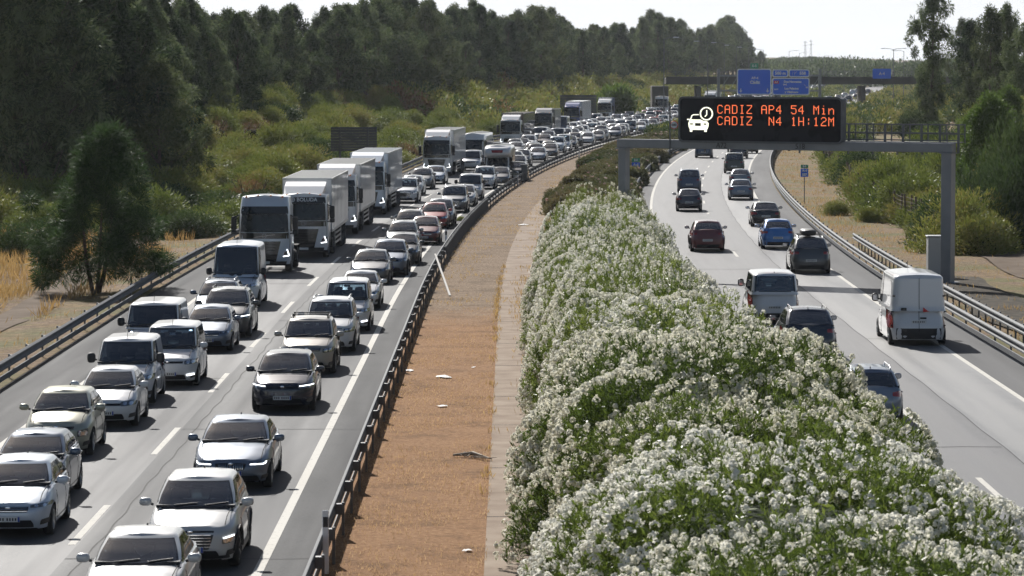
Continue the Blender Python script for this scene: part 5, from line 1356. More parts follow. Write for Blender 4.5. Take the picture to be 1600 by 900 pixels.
def f2(s, W_, H_, zc):
    m = MB(); plate_mb(m, .75, .42, .06, -.035, -.02, cx=-W_ / 2 + .6, cz=zc + .62); m.obj('route_shield', M['red_sign'], s)
    text_on(s, 'A-4', .3, -W_ / 2 + .6, zc + .62, M['white_sign'], y=-.045)
    text_on(s, 'Dos Hermanas', .42, .25, zc + .68, M['white_sign'], bold=.02); text_on(s, '(sur)', .28, -.85, zc + .3, M['white_sign'])
    text_on(s, 'N-IV', .3, -W_ / 2 + .6, zc - .42, M['white_sign']); text_on(s, 'Los Palacios', .42, .1, zc - .3, M['white_sign'], bold=.02); text_on(s, 'y Villafranca', .4, .1, zc - .82, M['white_sign'], bold=.02)
    m = MB(); m.bar((W_ / 2 - .8, -.035, zc + .3), (W_ / 2 - .45, -.035, zc - .05), .1, wd2=.03); m.add([(W_ / 2 - .3, -.04, zc + .02), (W_ / 2 - .3, -.04, zc - .25), (W_ / 2 - .6, -.04, zc - .2)], [(0, 1, 2)]); m.obj('arrow', M['white_sign'], s)
s2, zb2, zt2 = big_sign(1205.8, 1264.2, 121.5, 148.5, YS, 'large blue motorway sign with a red route shield for Dos Hermanas and Los Palacios', f2)
def f3(s, W_, H_, zc): text_on(s, '500 m', .62, 0, zc, M['white_sign'], bold=.025)
s3, _, _ = big_sign(1206, 1231, 108.3, 120.6, YS, 'small blue panel reading 500 m above the wider direction sign', f3)
def f4(s, W_, H_, zc):
    text_on(s, '558', .6, .5, zc, M['white_sign'], bold=.025)
    m = MB(); 
    for dx in (0, .28): m.bar((-1.0 + dx, -.035, zc - .3), (-.9 + dx, -.035, zc + .3), .14, wd2=.03)
    m.bar((-.68, -.035, zc - .05), (-.3, -.035, zc + .3), .12, wd2=.03); m.obj('exit_symbol', M['white_sign'], s)
s4, _, _ = big_sign(1231.6, 1264.2, 108.3, 120.6, YS, 'small blue exit panel with junction symbol and the figures 558', f4)
k = YS / FPX; xg = (1178 - 800) * k
eg = empty('route_sign', (xg, YS, 0)); tag(eg, 'tiny green route panel reading E-5 on top of the blue Cádiz sign', 'road sign'); plate_mb(MB(), 1.15, .8, .08, -.01, .05, cz=zt1 + .42).obj('panel', M['green_sign'], eg); text_on(eg, 'E-5', .5, 0, zt1 + .42, M['white_sign'])
fg = empty('sign_gantry', (0, 0, 0)); tag(fg, 'far steel gantry carrying the blue motorway signs before the overpass', 'gantry')
m = MB(); x0 = (1146 - 800) * k; x1 = (1270 - 800) * k + 1
for z in (zb1 + .6, zt1 - 1.0): m.bar((x0 - 2, YS + .4, z), (x1, YS + .4, z), .25)
for i in range(12): xx = x0 - 2 + (x1 - x0 + 2) * i / 11; m.bar((xx, YS + .4, zb1 + .6), (xx + (x1 - x0 + 2) / 11 * (1 if i < 11 else 0), YS + .4, zt1 - 1.0), .09)
m.obj('truss', M['galv_paint'], fg)
for xx in (x0 - 2.2, x1): m = MB(); m.box((xx, YS + .4, zt1 / 2), (.4, .4, zt1), bev=.03); m.obj('post', M['galv_paint'], fg)
def marker(px, pyt, pyb, Y, label):
    k = Y / FPX; x = (px - 800) * k; z1 = CAMZ - (pyt - 95) * k; z0 = CAMZ - (pyb - 95) * k; g0 = ground_z(x, Y)
    s = empty('kilometre_marker', (x, Y, g0)); tag(s, label, 'road sign'); h1 = z1 - g0; h0 = z0 - g0; wd = (z1 - z0) * .62
    m = MB(); m.box((0, .05, h1 / 2), (.06, .06, h1)); m.obj('post', M['galv'], s)
    hm = (h1 - h0) * .3
    plate_mb(MB(), wd, (h1 - h0) * .28, .03, -.01, .02, cz=h1 - (h1 - h0) * .14).obj('green_panel', M['green_sign'], s); text_on(s, 'E-5', (h1 - h0) * .22, 0, h1 - (h1 - h0) * .14, M['white_sign'])
    plate_mb(MB(), wd, (h1 - h0) * .68, .03, -.01, .02, cz=h0 + (h1 - h0) * .34).obj('blue_panel', M['blue_sign'], s); text_on(s, 'A-4', (h1 - h0) * .26, 0, h0 + (h1 - h0) * .5, M['white_sign']); text_on(s, '557', (h1 - h0) * .26, 0, h0 + (h1 - h0) * .18, M['white_sign'])
marker(1257, 257, 276, 250, 'blue and green kilometre marker on a post beside the outer guard rail')
marker(993.5, 247, 267, 300, 'blue and green kilometre marker among the shrubs behind the thick gantry post')
def round_sign():
    Y = 400; k = Y / FPX; x = (1053 - 800) * k; z = CAMZ - (195 - 95) * k
    s = empty('speed_sign', (x, Y, 0)); tag(s, 'round red ringed speed sign reading 100 beside the edge of the message board', 'road sign')
    m = MB(); m.box((0, .06, (z + .4) / 2), (.07, .07, z + .4)); m.obj('post', M['galv'], s)
    m = MB(); n = 28; V = [(.46 * math.cos(2 * math.pi * i / n), -.01, z + .46 * math.sin(2 * math.pi * i / n)) for i in range(n)] + [(.46 * math.cos(2 * math.pi * i / n), .02, z + .46 * math.sin(2 * math.pi * i / n)) for i in range(n)]
    m.add(V, [tuple(range(n)), tuple(range(2 * n - 1, n - 1, -1))] + [(i, i + n, (i + 1) % n + n, (i + 1) % n) for i in range(n)]); m.obj('disc', M['white_sign'], s)
    m = MB(); m.tube([(.42 * math.cos(2 * math.pi * i / n), -.02, z + .42 * math.sin(2 * math.pi * i / n)) for i in range(n + 1)], .05, 6, cap=False); m.obj('red_ring', M['red_sign'], s)
    text_on(s, '100', .36, 0, z, M['black'])
round_sign()
# delineators and planks along the central rail
def plank(px0, py0, z0, px1, py1, z1, wd, label, name='plank', m_='timber'):
    a = P(px0, py0, z0); b = P(px1, py1, z1); m = MB(); m.bar(a, b, wd, wd2=.04); tag(m.obj(name, M[m_]), label, name.replace('_', ' '))
M['conc_light'] = mat('weathered_white', (.4, .385, .36), .8, noise=((.28, .26, .235), 5, .2))
plank(680, 397, .95, 703, 462, .03, .085, 'long pale plank leaning against the central guard rail', m_='conc_light')
def delin(px, py, label, h=1.1, w_=.12):
    p = P(px, py); m = MB(); m.box((0, 0, h / 2), (w_, .04, h), bev=.01, taper=(1, 1)); m.box((0, -.024, h * .82), (w_ * .8, .008, .2), 1); o = m.obj('delineator_post', [M['white_sign'], M['black']]); o.location = p; tag(o, label, 'marker post')
delin(509, 897, 'slim grey marker post at the near end of the central guard rail', 1.25)
delin(697, 391, 'slim marker post on the central guard rail beside the dark red hatchback', 1.1)
delin(809, 289, 'slim marker post on the central guard rail before the olive crossover')
delin(905, 250, 'slim marker post on the central guard rail near the farther shrubs')
delin(205, 398 - 30, 'slim white marker post on the dry verge beyond the outer guard rail', 1.0)
p = P(825, 283); cb = MB(); cb.box((0, 0, .7), (.5, .4, 1.3), bev=.03); cb.box((0, 0, 1.38), (.56, .46, .06), bev=.01); o = cb.obj('roadside_cabinet', M['galv_dark']); o.location = (p.x - .3, p.y, 0); tag(o, 'small dark grey cabinet on the central rail beside the olive crossover', 'cabinet')
# big sign seen from behind, standing above the outer verge
def back_sign(px0, px1, py0, py1, Y, label):
    k = Y / FPX; x0 = (px0 - 800) * k; x1 = (px1 - 800) * k; zt_ = CAMZ - (py0 - 95) * k; zb_ = CAMZ - (py1 - 95) * k; xm = (x0 + x1) / 2
    s = empty('direction_sign', (xm, Y, ground_z(xm, Y))); gz_ = ground_z(xm, Y); tag(s, label, 'road sign')
    m = MB(); n = 9
    for i in range(n): z = zb_ - gz_ + (zt_ - zb_) * (i + .5) / n; m.box((0, 0, z), (x1 - x0, .05, (zt_ - zb_) / n * .93), bev=.012)
    m.obj('panel', M['sign_back'], s)
    for f in (-.3, .3): m = MB(); m.box(((x1 - x0) * f, -.12, (zt_ - gz_) / 2), (.16, .16, zt_ - gz_)); m.obj('post', M['sign_back'], s)
back_sign(517, 589, 198, 236, 300, 'dark slatted back of a big sign on the verge behind the close row of lorries')
back_sign(875, 932, 148, 184, 560, 'dark back of a far big sign above the blue lorry')
# ------------------------------------------------------------------ overpass
YO = 650; k = YO / FPX
ov = empty('overpass', (0, YO, 0)); tag(ov, 'long grey concrete overpass crossing the motorway with a railing and parked looking traffic on it', 'bridge'); ov['label'] = 'long grey concrete overpass crossing the whole motorway, with a thin railing along its edge'
xa = 28.0; xb_ = 95.0
m = MB(); m.box(((xa + xb_) / 2, 4, 6.3), (xb_ - xa, 9, 1.15), bev=.06); m.box(((xa + xb_) / 2, -.55, 6.98), (xb_ - xa, .4, .3), bev=.03); m.obj('deck', M['conc_grey'], ov)
m = MB()
for i in range(40): x = xa + (xb_ - xa) * i / 39; m.bar((x, -.5, 7.1), (x, -.5, 8.1), .07)
for z in (7.5, 7.8, 8.1): m.bar((xa, -.5, z), (xb_, -.5, z), .06)
m.obj('railing', M['galv_dark'], ov)
for x in (33, 47.5, 63, 80):
    m = MB(); m.box((x + 1, 4, 2.7), (.9, 7, 5.4), bev=.1); m.obj('pier', M['conc_grey'], ov)
m = MB(); m.box((xa - 1, 4, 2.9), (3, 8, 5.0), bev=.1); m.obj('abutment', M['conc_grey'], ov)
k2 = (YO + 3) / FPX
bs = empty('direction_sign', ((1373.5 - 800) * k2, YO - .8, 0)); tag(bs, 'small blue sign standing on the overpass railing', 'road sign'); plate_mb(MB(), 3.3, 1.8, .12, -.02, .04, cz=CAMZ - (115 - 95) * k2).obj('panel', M['blue_sign'], bs); text_on(bs, 'A-4', .7, 0, CAMZ - (115 - 95) * k2, M['white_sign'])
m = MB(); m.box((0, .06, 7.4), (.1, .08, 2)); m.obj('post', M['galv'], bs)
# lamps
def lamp(px, pyt, Y, label, arm=1, zb_=None, dbl=False):
    k = Y / FPX; x = (px - 800) * k; zt_ = CAMZ - (pyt - 95) * k; g0 = ground_z(x, Y)
    s = empty('street_lamp', (x, Y, g0)); tag(s, label, 'street lamp', 'street lamps around the junction'); h = zt_ - g0
    m = MB(); m.tube([(0, 0, 0), (0, 0, h * .5), (0, 0, h)], [.1, .08, .05], 8); m.obj('pole', M['galv'], s)
    for a in ((arm, -arm) if dbl else (arm,)):
        m = MB(); m.tube([(0, 0, h - .1), (a * .7, 0, h + .12), (a * 1.5, 0, h + .15)], .04, 6); m.obj('arm', M['galv'], s)
        m = MB(); m.box((a * 1.9, 0, h + .15), (.9, .32, .14), bev=.04); m.obj('lamp_head', M['white_sign'], s)
for i, (px, py, Y, arm) in enumerate([(1037, 60, 560, 1), (1105, 66, 600, -1), (1131, 68, 640, -1), (1150, 72, 690, -1), (1169, 75, 740, -1), (1192, 78, 800, -1), (1232, 80, 860, 1), (1248, 83, 950, 1)]):
    lamp(px, py, Y, ['lone tall street lamp where the overpass begins', 'street lamp against the far trees, first of the descending line', 'street lamp against the far trees, second of the descending line', 'street lamp against the far trees, third of the descending line', 'street lamp against the far trees, fourth of the descending line', 'street lamp against the far trees, fifth of the descending line', 'street lamp above the exit panel against the pale sky', 'shorter street lamp beyond the exit panel against the pale sky'][i], arm)
lamp(1395, 77, 660, 'tall twin armed street lamp beside the blue sign on the overpass', 1, dbl=True)
lamp(1411, 80, 700, 'single street lamp close beside the dark conifer', -1)
lamp(1286, 88, 1000, 'distant street lamp in the middle of the open sky gap', 1)
lamp(1318, 92, 1000, 'distant street lamp halfway along the far wooded skyline', 1)
for i, (px, py) in enumerate([(1257, 64), (1266, 62)]):
    Y = 1900; k = Y / FPX; x = (px - 800) * k; g0 = ground_z(x, Y); h = CAMZ - (py - 95) * k - g0
    m = MB(); w0 = .7
    for a in (-1, 1):
        for b in (-1, 1): m.bar((a * w0, b * w0, 0), (a * .2, b * .2, h), .08)
    for j in range(8):
        z = h * j / 8; ww = w0 * (1 - j / 8) + .3; z2 = h * (j + 1) / 8; w2 = w0 * (1 - (j + 1) / 8) + .3
        m.bar((-ww, -ww, z), (w2, -w2, z2), .05); m.bar((ww, -ww, z), (-w2, -w2, z2), .05)
    for z, l in ((h * .84, 1.6), (h * .95, 1.2)): m.bar((-l, 0, z), (l, 0, z), .12)
    o = m.obj('power_pylon', M['galv']); o.location = (x, Y, g0); tag(o, ['thin power pylon on the horizon, shorter of the two', 'thin power pylon on the horizon, taller of the two'][i], 'pylon')
# wire fence on the outer side of the free flowing carriageway
fr_ = empty('wire_fence', (0, 0, 0)); tag(fr_, 'rusty wire mesh fence on thin posts along the dirt slope below the shrubs', 'fence')
pm = MB(); pm.box((0, 0, 1.0), (.11, .11, 2.1)); pmesh = pm.mesh('post', [M['trunk']]); prev = None; wm = MB(); Y = 186
while Y < 420:
    u = 22.5 + .3 * math.sin(Y * .07); x = u + shift(Y); z = ground_z(x, Y); link('post', pmesh, fr_, (x, Y, z)).rotation_euler = (rnd.uniform(-.04, .04), rnd.uniform(-.05, .05), 0)
    if prev:
        for h in (.1, .35, .6, .85, 1.1, 1.35, 1.6, 1.85): wm.bar((prev[0], prev[1], prev[2] + h), (x, Y, z + h), .022)
        for j in range(10):
            f = j / 10; a = [prev[q] + ((x, Y, z)[q] - prev[q]) * f for q in range(3)]; wm.bar((a[0], a[1], a[2] + .1), (a[0], a[1], a[2] + 1.85), .01)
    prev = (x, Y, z); Y += 3.2
wm.obj('mesh_netting', M['trunk'], fr_)
for i, (px, py) in enumerate([(20, 352), (38, 350)]):
    p = P(px, py); g0 = ground_z(p.x, p.y); m = MB(); m.tube([(0, 0, 0), (.03, 0, 1.0), (0, 0, 1.9)], .06, 6); o = m.obj('fence_post', M['timber']); o.location = (p.x, p.y, g0); tag(o, 'old wooden fence post in the dry field under the dark trees', 'fence post', 'old fence posts in the dry field')
# litter and debris on the central strip
def litter(px, py, s_, label, mt='litter', flat=True):
    p = P(px, py); m = MB(); V = []
    for i in range(9): a = 2 * math.pi * i / 9; r = s_ * rnd.uniform(.5, 1); V.append((r * math.cos(a), r * math.sin(a) * 1.4, rnd.uniform(.0, .04)))
    V.append((0, 0, s_ * .18 + .02)); m.add(V, [(i, (i + 1) % 9, 9) for i in range(9)]); o = m.obj('litter', M[mt]); o.location = (p.x, p.y, .012); tag(o, label, 'litter')
litter(695, 590, .32, 'crumpled white plastic sheet flat on the orange earth'); litter(640, 580, .2, 'small white scrap beside the central guard rail posts'); litter(740, 575, .1, 'tiny white scrap between the plastic sheet and the concrete channel')
litter(692, 636, .2, 'thin pale paper strip in the middle of the orange earth'); litter(818, 352, .38, 'long pale rag on the grey gravel of the central strip'); litter(730, 862, .12, 'small white scrap near the concrete channel at the near end')
a = P(708, 711, .05); b = P(768, 717, .05); m = MB(); m.tube([a, (a + b) / 2 + Vector((0, .3, .06)), b], [.03, .06, .015], 6); 
for i in range(8): q = a.lerp(b, .2 + i * .09); m.tube([q, q + Vector((rnd.uniform(.1, .4), rnd.uniform(-.6, .6), rnd.uniform(0, .12)))], [.02, .006], 5)
tag(m.obj('fallen_branch', M['timber']), 'pale broken branch lying across the joint of earth and concrete channel', 'branch')
# marker plate on the van doors
# ------------------------------------------------------------------ vegetation
def unit(v): return v / (np.linalg.norm(v, axis=-1, keepdims=True) + 1e-9)
def leaves(C, D, ln, wd, rg, roll=None):
    """kite shaped leaves: centres of the stalk end C (n,3), direction D (n,3), length, width arrays"""
    n = len(C); r = unit(rg.normal(size=(n, 3))); S = unit(np.cross(D, r)) ; ln = np.broadcast_to(np.asarray(ln, float).reshape(-1, 1), (n, 1)); wd = np.broadcast_to(np.asarray(wd, float).reshape(-1, 1), (n, 1))
    A = np.stack([C, C + D * ln * .45 + S * wd * .5, C + D * ln, C + D * ln * .45 - S * wd * .5], 1)
    return A
def lump(P_, seed, f=1.0):
    x, y, z = P_[:, 0] * f, P_[:, 1] * f, P_[:, 2] * f
    return (np.sin(x * 1.9 + seed) * np.cos(y * 2.3 + seed * 1.7) + np.sin(y * 1.3 + z * 2.1 + seed * .6) * .8 + np.sin(x * 3.7 + z * 3.1 + seed) * np.sin(y * 4.1 + seed) * .5) / 2.0
OL_LEAF = leaf_mat('oleander_leaf', [(.032, .052, .012), (.072, .108, .02), (.14, .19, .034), (.25, .29, .065)], trans=.4, rough=.45, nscale=.8)
OL_LEAF2 = leaf_mat('oleander_leaf_dry', [(.055, .068, .026), (.10, .115, .042), (.15, .15, .06), (.21, .16, .085)], trans=.3, nscale=.8)
PET = leaf_mat('oleander_petal', [(.66, .63, .48), (.8, .78, .66), (.87, .86, .79)], trans=.42, rough=.6, nscale=2.0, spec=.15)
PETP = leaf_mat('oleander_petal_pink', [(.42, .22, .2), (.55, .33, .3), (.6, .5, .44)], trans=.3, rough=.6, nscale=2.0, spec=.15)
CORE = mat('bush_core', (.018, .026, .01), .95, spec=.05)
def oleander(seed, rx, ry, h, nshoot, nfl, fl_mat, leaf_m, lscale=1.0, both=True, sparse=1.0, topflat=.75):
    rg = np.random.default_rng(seed)
    def surf(n, rad=1.0):
        th = rg.uniform(0, 2 * math.pi, n); z = rg.uniform(0.02, 1, n) ** .85
        ph = np.arcsin(z); c = np.cos(ph) ** topflat
        N0 = np.stack([c * np.cos(th), c * np.sin(th), z], 1)
        Pn = N0 * np.array([rx, ry, h])
        lm = lump(Pn, seed, .75 if h > 2.5 else 1.2)
        Pn = Pn * (rad + .18 * lm[:, None]) ; 
        Nn = unit(N0 / np.array([rx, ry, h]))
        return Pn, Nn, lm
    C, Nn, lm = surf(nshoot); up = np.array([0, 0, 1.0])
    Dm = unit(Nn * .8 + up * .75 + rg.normal(size=Nn.shape) * .35)
    dep = rg.uniform(0, 1, nshoot) ** 2 * .45 * h / 3.8
    base = C - Nn * dep[:, None]; k = 12
    out = []
    for j in range(k):
        f = j / k; d = unit(Dm * (1.1 - .6 * f) + rg.normal(size=Dm.shape) * .55)
        ln = rg.uniform(.11, .19, nshoot) * lscale
        out.append(leaves(base - Dm * (.26 * f * lscale), d, ln, .030 * lscale, rg))
    A = np.concatenate(out)
    # interior filling
    Ci, Ni, _ = surf(int(nshoot * .9), .9); Ci = Ci - Ni * rg.uniform(0, .3, (len(Ci), 1)); A = np.concatenate([A, leaves(Ci, unit(rg.normal(size=Ci.shape) + up * .3), rg.uniform(.18, .3, len(Ci)) * lscale, .06 * lscale, rg)])
    res = {'leaves': quads('foliage', A, leaf_m)}
    # flower heads: groups of small petals in patches
    F_, Nf, lf = surf(int(nfl * 2.2)); w_ = lump(F_, seed + 5, 1.5) + rg.normal(size=len(F_)) * .5
    pick = np.argsort(-w_)[:nfl]; F_ = F_[pick]; Nf = Nf[pick]; n = len(F_)
    D = unit(Nf * .9 + up * .5 + rg.normal(size=Nf.shape) * .25); cen = F_ + D * (.07 * lscale)
    cr = rg.uniform(.045, .095, n) * lscale; PQ = []
    for j in range(20):
        o = unit(rg.normal(size=(n, 3)) + D * .7); c = cen + o * (cr * rg.uniform(.7, 1.0, n))[:, None]; nrm = unit(o + rg.normal(size=(n, 3)) * .3)
        a = unit(np.cross(nrm, rg.normal(size=(n, 3)))); b = np.cross(nrm, a); s_ = (rg.uniform(.022, .033, n) * lscale)[:, None]
        lift = nrm * s_ * .45
        PQ.append(np.stack([c + a * s_ + lift, c + b * s_ - lift * .3, c - a * s_ + lift, c - b * s_ - lift * .3], 1))
    res['fl'] = quads('blossom', np.concatenate(PQ), fl_mat)
    # opaque dark hull, added inside so the bush is not see-through
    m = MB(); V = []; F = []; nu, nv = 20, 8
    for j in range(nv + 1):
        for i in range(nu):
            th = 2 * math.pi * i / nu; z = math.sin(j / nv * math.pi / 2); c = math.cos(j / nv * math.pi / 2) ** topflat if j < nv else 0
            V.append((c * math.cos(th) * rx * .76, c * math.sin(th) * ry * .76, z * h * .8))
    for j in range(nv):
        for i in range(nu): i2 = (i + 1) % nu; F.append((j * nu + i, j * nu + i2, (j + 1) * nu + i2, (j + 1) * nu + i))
    m.add(V, F, 0, True); res['core'] = m.mesh('opaque_core', [CORE])
    return res
OLP = [oleander(11 + i, 4.0, 7.2, 3.95, 5900, 3500, PET, OL_LEAF, topflat=.6) for i in range(3)]
OLN = ['nearest great mound of white flowering oleander, cut by the bottom edge', 'second mound of white oleander from the near end of the hedge', 'third mound of white oleander from the near end of the hedge', 'fourth mound of white oleander, opposite the silver estate car', 'fifth mound of white oleander, opposite the dark off-roader', 'sixth mound of white oleander, opposite the white minibus', 'seventh mound of white oleander in the hedge', 'eighth mound of white oleander in the hedge', 'ninth mound of white oleander in the hedge', 'tenth mound of white oleander in the hedge',
 'eleventh mound of white oleander in the hedge', 'twelfth mound of white oleander in the hedge', 'thirteenth mound of white oleander in the hedge', 'next to last mound of white oleander before the gantry post', 'last mound of white oleander at the foot of the gantry post', 'hidden end mound']
Y = 44.0; i = 0; hedge_spots = []
while Y < 172 and i < 15:
    pr = OLP[i % 3]; t = Y / 172
    fe = sst(Y, 125, 168); fm = sst(Y, 66, 112); xc = 4.3 - .85 * fm + rnd.uniform(-.2, .2) + .8 * fe + shift(Y)
    s = empty('oleander_bush', (xc, Y, 0), math.pi * (i % 2)); sc = rnd.uniform(.93, 1.05); s.scale = ((.97 - .23 * fm - .1 * fe) * sc, 1.0 - .15 * fe, sc * (.98 - .04 * math.sin(i * 1.7) - .06 * fe))
    tag(s, OLN[i], 'flowering shrub', 'white oleanders of the central hedge')
    link('foliage', pr['leaves'], s); link('blossom', pr['fl'], s); link('opaque_core', pr['core'], s)
    Y += 8.8 * rnd.uniform(.88, 1.12); i += 1
# lower dusty oleanders beyond the gantry
OM = [oleander(31 + i, 1.7, 2.0, 1.7, 900, 7, PETP, OL_LEAF2, lscale=1.5) for i in range(3)]
Y = 178.0; n = 0
while Y < 440:
    for u0 in ((4.0,) if Y < 230 else (2.4, 4.5) if Y < 330 else (.9, 2.7, 4.6)):
        u = u0 + rnd.uniform(-.6, .6); 
        if Y < 200 and u0 > 3: pass
        pr = OM[n % 3]; s = empty('oleander_bush', (u + shift(Y), Y + rnd.uniform(-1, 1), 0), rnd.uniform(0, 6.28)); sc = rnd.uniform(.7, 1.1); s.scale = (sc, sc, sc * rnd.uniform(.6, .9))
        tag(s, 'dusty olive and pinkish oleander in the central strip beyond the gantry post', 'shrub', 'dusty oleanders beyond the gantry')
        link('foliage', pr['leaves'], s); link('blossom', pr['fl'], s); link('opaque_core', pr['core'], s); n += 1
    Y += 3.6 + (Y - 178) * .006
# ---- shrubs
def shrub_mesh(seed, r, h, n, lm, lsz=.16, upd=.6, wid=.3, airy=.25, name='foliage'):
    rg = np.random.default_rng(seed); nc = 34
    th = rg.uniform(0, 2 * math.pi, nc); z = rg.uniform(.05, .95, nc); rr = np.sqrt(np.clip(1 - z ** 2, 0.1, 1)) * rg.uniform(.45, 1.0, nc)
    cc = np.stack([rr * np.cos(th) * r * .72, rr * np.sin(th) * r * .72, z * h * .78], 1); cr = rg.uniform(.28, .5, nc) * r
    idx = rg.integers(0, nc, n); o = unit(rg.normal(size=(n, 3))); rad = rg.uniform(0, 1, n) ** airy
    C = cc[idx] + o * (cr[idx] * rad)[:, None] * np.array([1, 1, .9]); C[:, 2] = np.abs(C[:, 2]) 
    D = unit(o + np.array([0, 0, upd]) + rg.normal(size=(n, 3)) * .4)
    return quads(name, leaves(C, D, rg.uniform(.7, 1.4, n) * lsz, lsz * wid, rg), lm)
SH_L = leaf_mat('shrub_yellow_green', [(.06, .092, .02), (.13, .17, .036), (.21, .24, .052), (.28, .24, .07)], trans=.3, nscale=.35)
SH_D = leaf_mat('shrub_dark', [(.026, .048, .015), (.052, .084, .026), (.09, .13, .038)], trans=.25, nscale=.5)
SH_R = leaf_mat('shrub_rusty', [(.12, .07, .03), (.2, .12, .05), (.27, .16, .07)], trans=.25, nscale=.5)
SH_B = leaf_mat('bright_leaf', [(.05, .085, .018), (.10, .155, .03), (.17, .23, .05)], trans=.4, nscale=.8)
TR_D = leaf_mat('dark_needles', [(.015, .029, .013), (.04, .067, .028), (.085, .12, .05), (.16, .20, .09)], trans=.3, nscale=.75, nw=1.0, rough=.7, spec=.08)
TR_D2 = leaf_mat('olive_needles', [(.04, .058, .024), (.08, .105, .042), (.135, .16, .065)], trans=.3, nscale=.75, nw=1.0, rough=.7, spec=.08)
SHR = [shrub_mesh(50 + i, 3.2, 3.4, 12000, SH_L, .25, wid=.28, airy=.4) for i in range(4)]
SHD = [shrub_mesh(60 + i, 3.2, 3.2, 12000, SH_D, .25, wid=.3, airy=.4) for i in range(2)]
SHRR = shrub_mesh(70, 2.0, 2.4, 3500, SH_R, .2, wid=.22)
stem_mb = MB()
for k in range(7):
    a = 2 * math.pi * k / 7; stem_mb.tube([(.1 * math.cos(a), .1 * math.sin(a), -.3), (.6 * math.cos(a), .6 * math.sin(a), 1.0), (1.3 * math.cos(a + .3), 1.3 * math.sin(a + .3), 2.2)], [.07, .05, .02], 5)
stem_me = stem_mb.mesh('stem', [M['twig']])
core_mb = MB(); core_mb.ell((0, 0, .7), (1.2, 1.2, .9), n=14); core_me = core_mb.mesh('inner_opaque_core', [CORE])  # solid dark ellipsoid added inside each shrub to close the view through the leaves
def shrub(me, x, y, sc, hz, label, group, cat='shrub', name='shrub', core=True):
    s = empty(name, (x, y, ground_z(x, y) - .1), rnd.uniform(0, 6.28)); s.scale = (sc, sc, sc * hz); tag(s, label, cat, group)
    link('foliage', me, s); link('stem', stem_me, s)
    if core: link('inner_opaque_core', core_me, s)
    return s
nsh = 0
def left_edge(Y): return -16.2 - extra(Y) + shift(Y)
Y = 207.0
while Y < 470:
    d = 4.5 + 2.0 * math.sin(Y * .05)
    step = 4.0 + (Y - 205) * .012
    dd = d
    while dd < 23:
        x = left_edge(Y) - dd + rnd.uniform(-1.3, 1.3); yy = Y + rnd.uniform(-1.6, 1.6)
        if x / yy > -.149:
            q = rnd.random(); hz = (.66 + .016 * dd) * rnd.uniform(.8, 1.2) * (.85 if Y < 240 else 1.0)
            if q < .07: shrub(SHRR, x, yy, rnd.uniform(.9, 1.2), rnd.uniform(.8, 1.1), 'dry rust coloured shrub among the green thicket on the embankment', 'rusty shrubs of the embankment thicket')
            elif q < .2: shrub(SHD[nsh % 2], x, yy, rnd.uniform(.75, 1.1), hz, 'darker green shrub in the thicket on the embankment', 'dark shrubs of the embankment thicket')
            else: shrub(SHR[nsh % 4], x, yy, rnd.uniform(.7, 1.15), hz, 'yellow green feathery shrub in the thicket on the embankment', 'yellow green shrubs of the embankment thicket')
            nsh += 1
        dd += step * rnd.uniform(.85, 1.25)
    Y += step * 1.15
# the thicket beyond, as one mass
def thicket(name, spots, mats_, seed, nq=420, kind='stuff', label=None, lsz=.55):
    rg = np.random.default_rng(seed); out = []; mi = []
    for (x, y, r, h, mk) in spots:
        n = nq; o = unit(rg.normal(size=(n, 3))); o[:, 2] = np.abs(o[:, 2]); lmp = 1 + .25 * lump(o * 3, seed + x, 1.3)
        C = o * np.array([r, r, h]) * (rg.uniform(.75, 1.0, n) * lmp)[:, None] + np.array([x, y, ground_z(x, y) - .1])
        out.append(leaves(C, unit(o + np.array([0, 0, .5]) + rg.normal(size=(n, 3)) * .6), rg.uniform(.6, 1.3, n) * lsz, lsz * .42, rg)); mi.append(np.full(n, mk))
    o = link(name, quads(name, np.concatenate(out), mats_, mi=np.concatenate(mi))); tag(o, label, kind='stuff' if kind == 'stuff' else None); return o
sp_ = []; Y = 474
while Y < 1150:
    dd = 4.0
    while dd < 26:
        x = left_edge(Y) - dd + rnd.uniform(-1.5, 1.5); yy = Y + rnd.uniform(-2, 2)
        if not (640 < yy < 665 and x > 10): sp_.append((x, yy, rnd.uniform(2.2, 3.6), rnd.uniform(2.2, 3.8), 0 if rnd.random() < .75 else (1 if rnd.random() < .7 else 2)))
        dd += rnd.uniform(4.0, 5.5) + (Y - 470) * .006
    Y += 5.0 + (Y - 470) * .012
thicket('shrubland', sp_, [SH_L, SH_D, SH_R], 5, nq=520)
sp_ = []; Y = 445
while Y < 1250:
    for u in (-1.8, .8, 3.4, 5.0):
        if Y > 470 or u > 0:
            x = u + shift(Y) + rnd.uniform(-.6, .6); sp_.append((x, Y, rnd.uniform(1.3, 1.9), rnd.uniform(1.2, 1.9) * (1.25 if Y > 660 else 1), 1 if rnd.random() < .5 else 0))
    Y += 3.5 + (Y - 445) * .004
thicket('undergrowth', sp_, [SH_L, SH_D], 6, nq=300, lsz=.4)
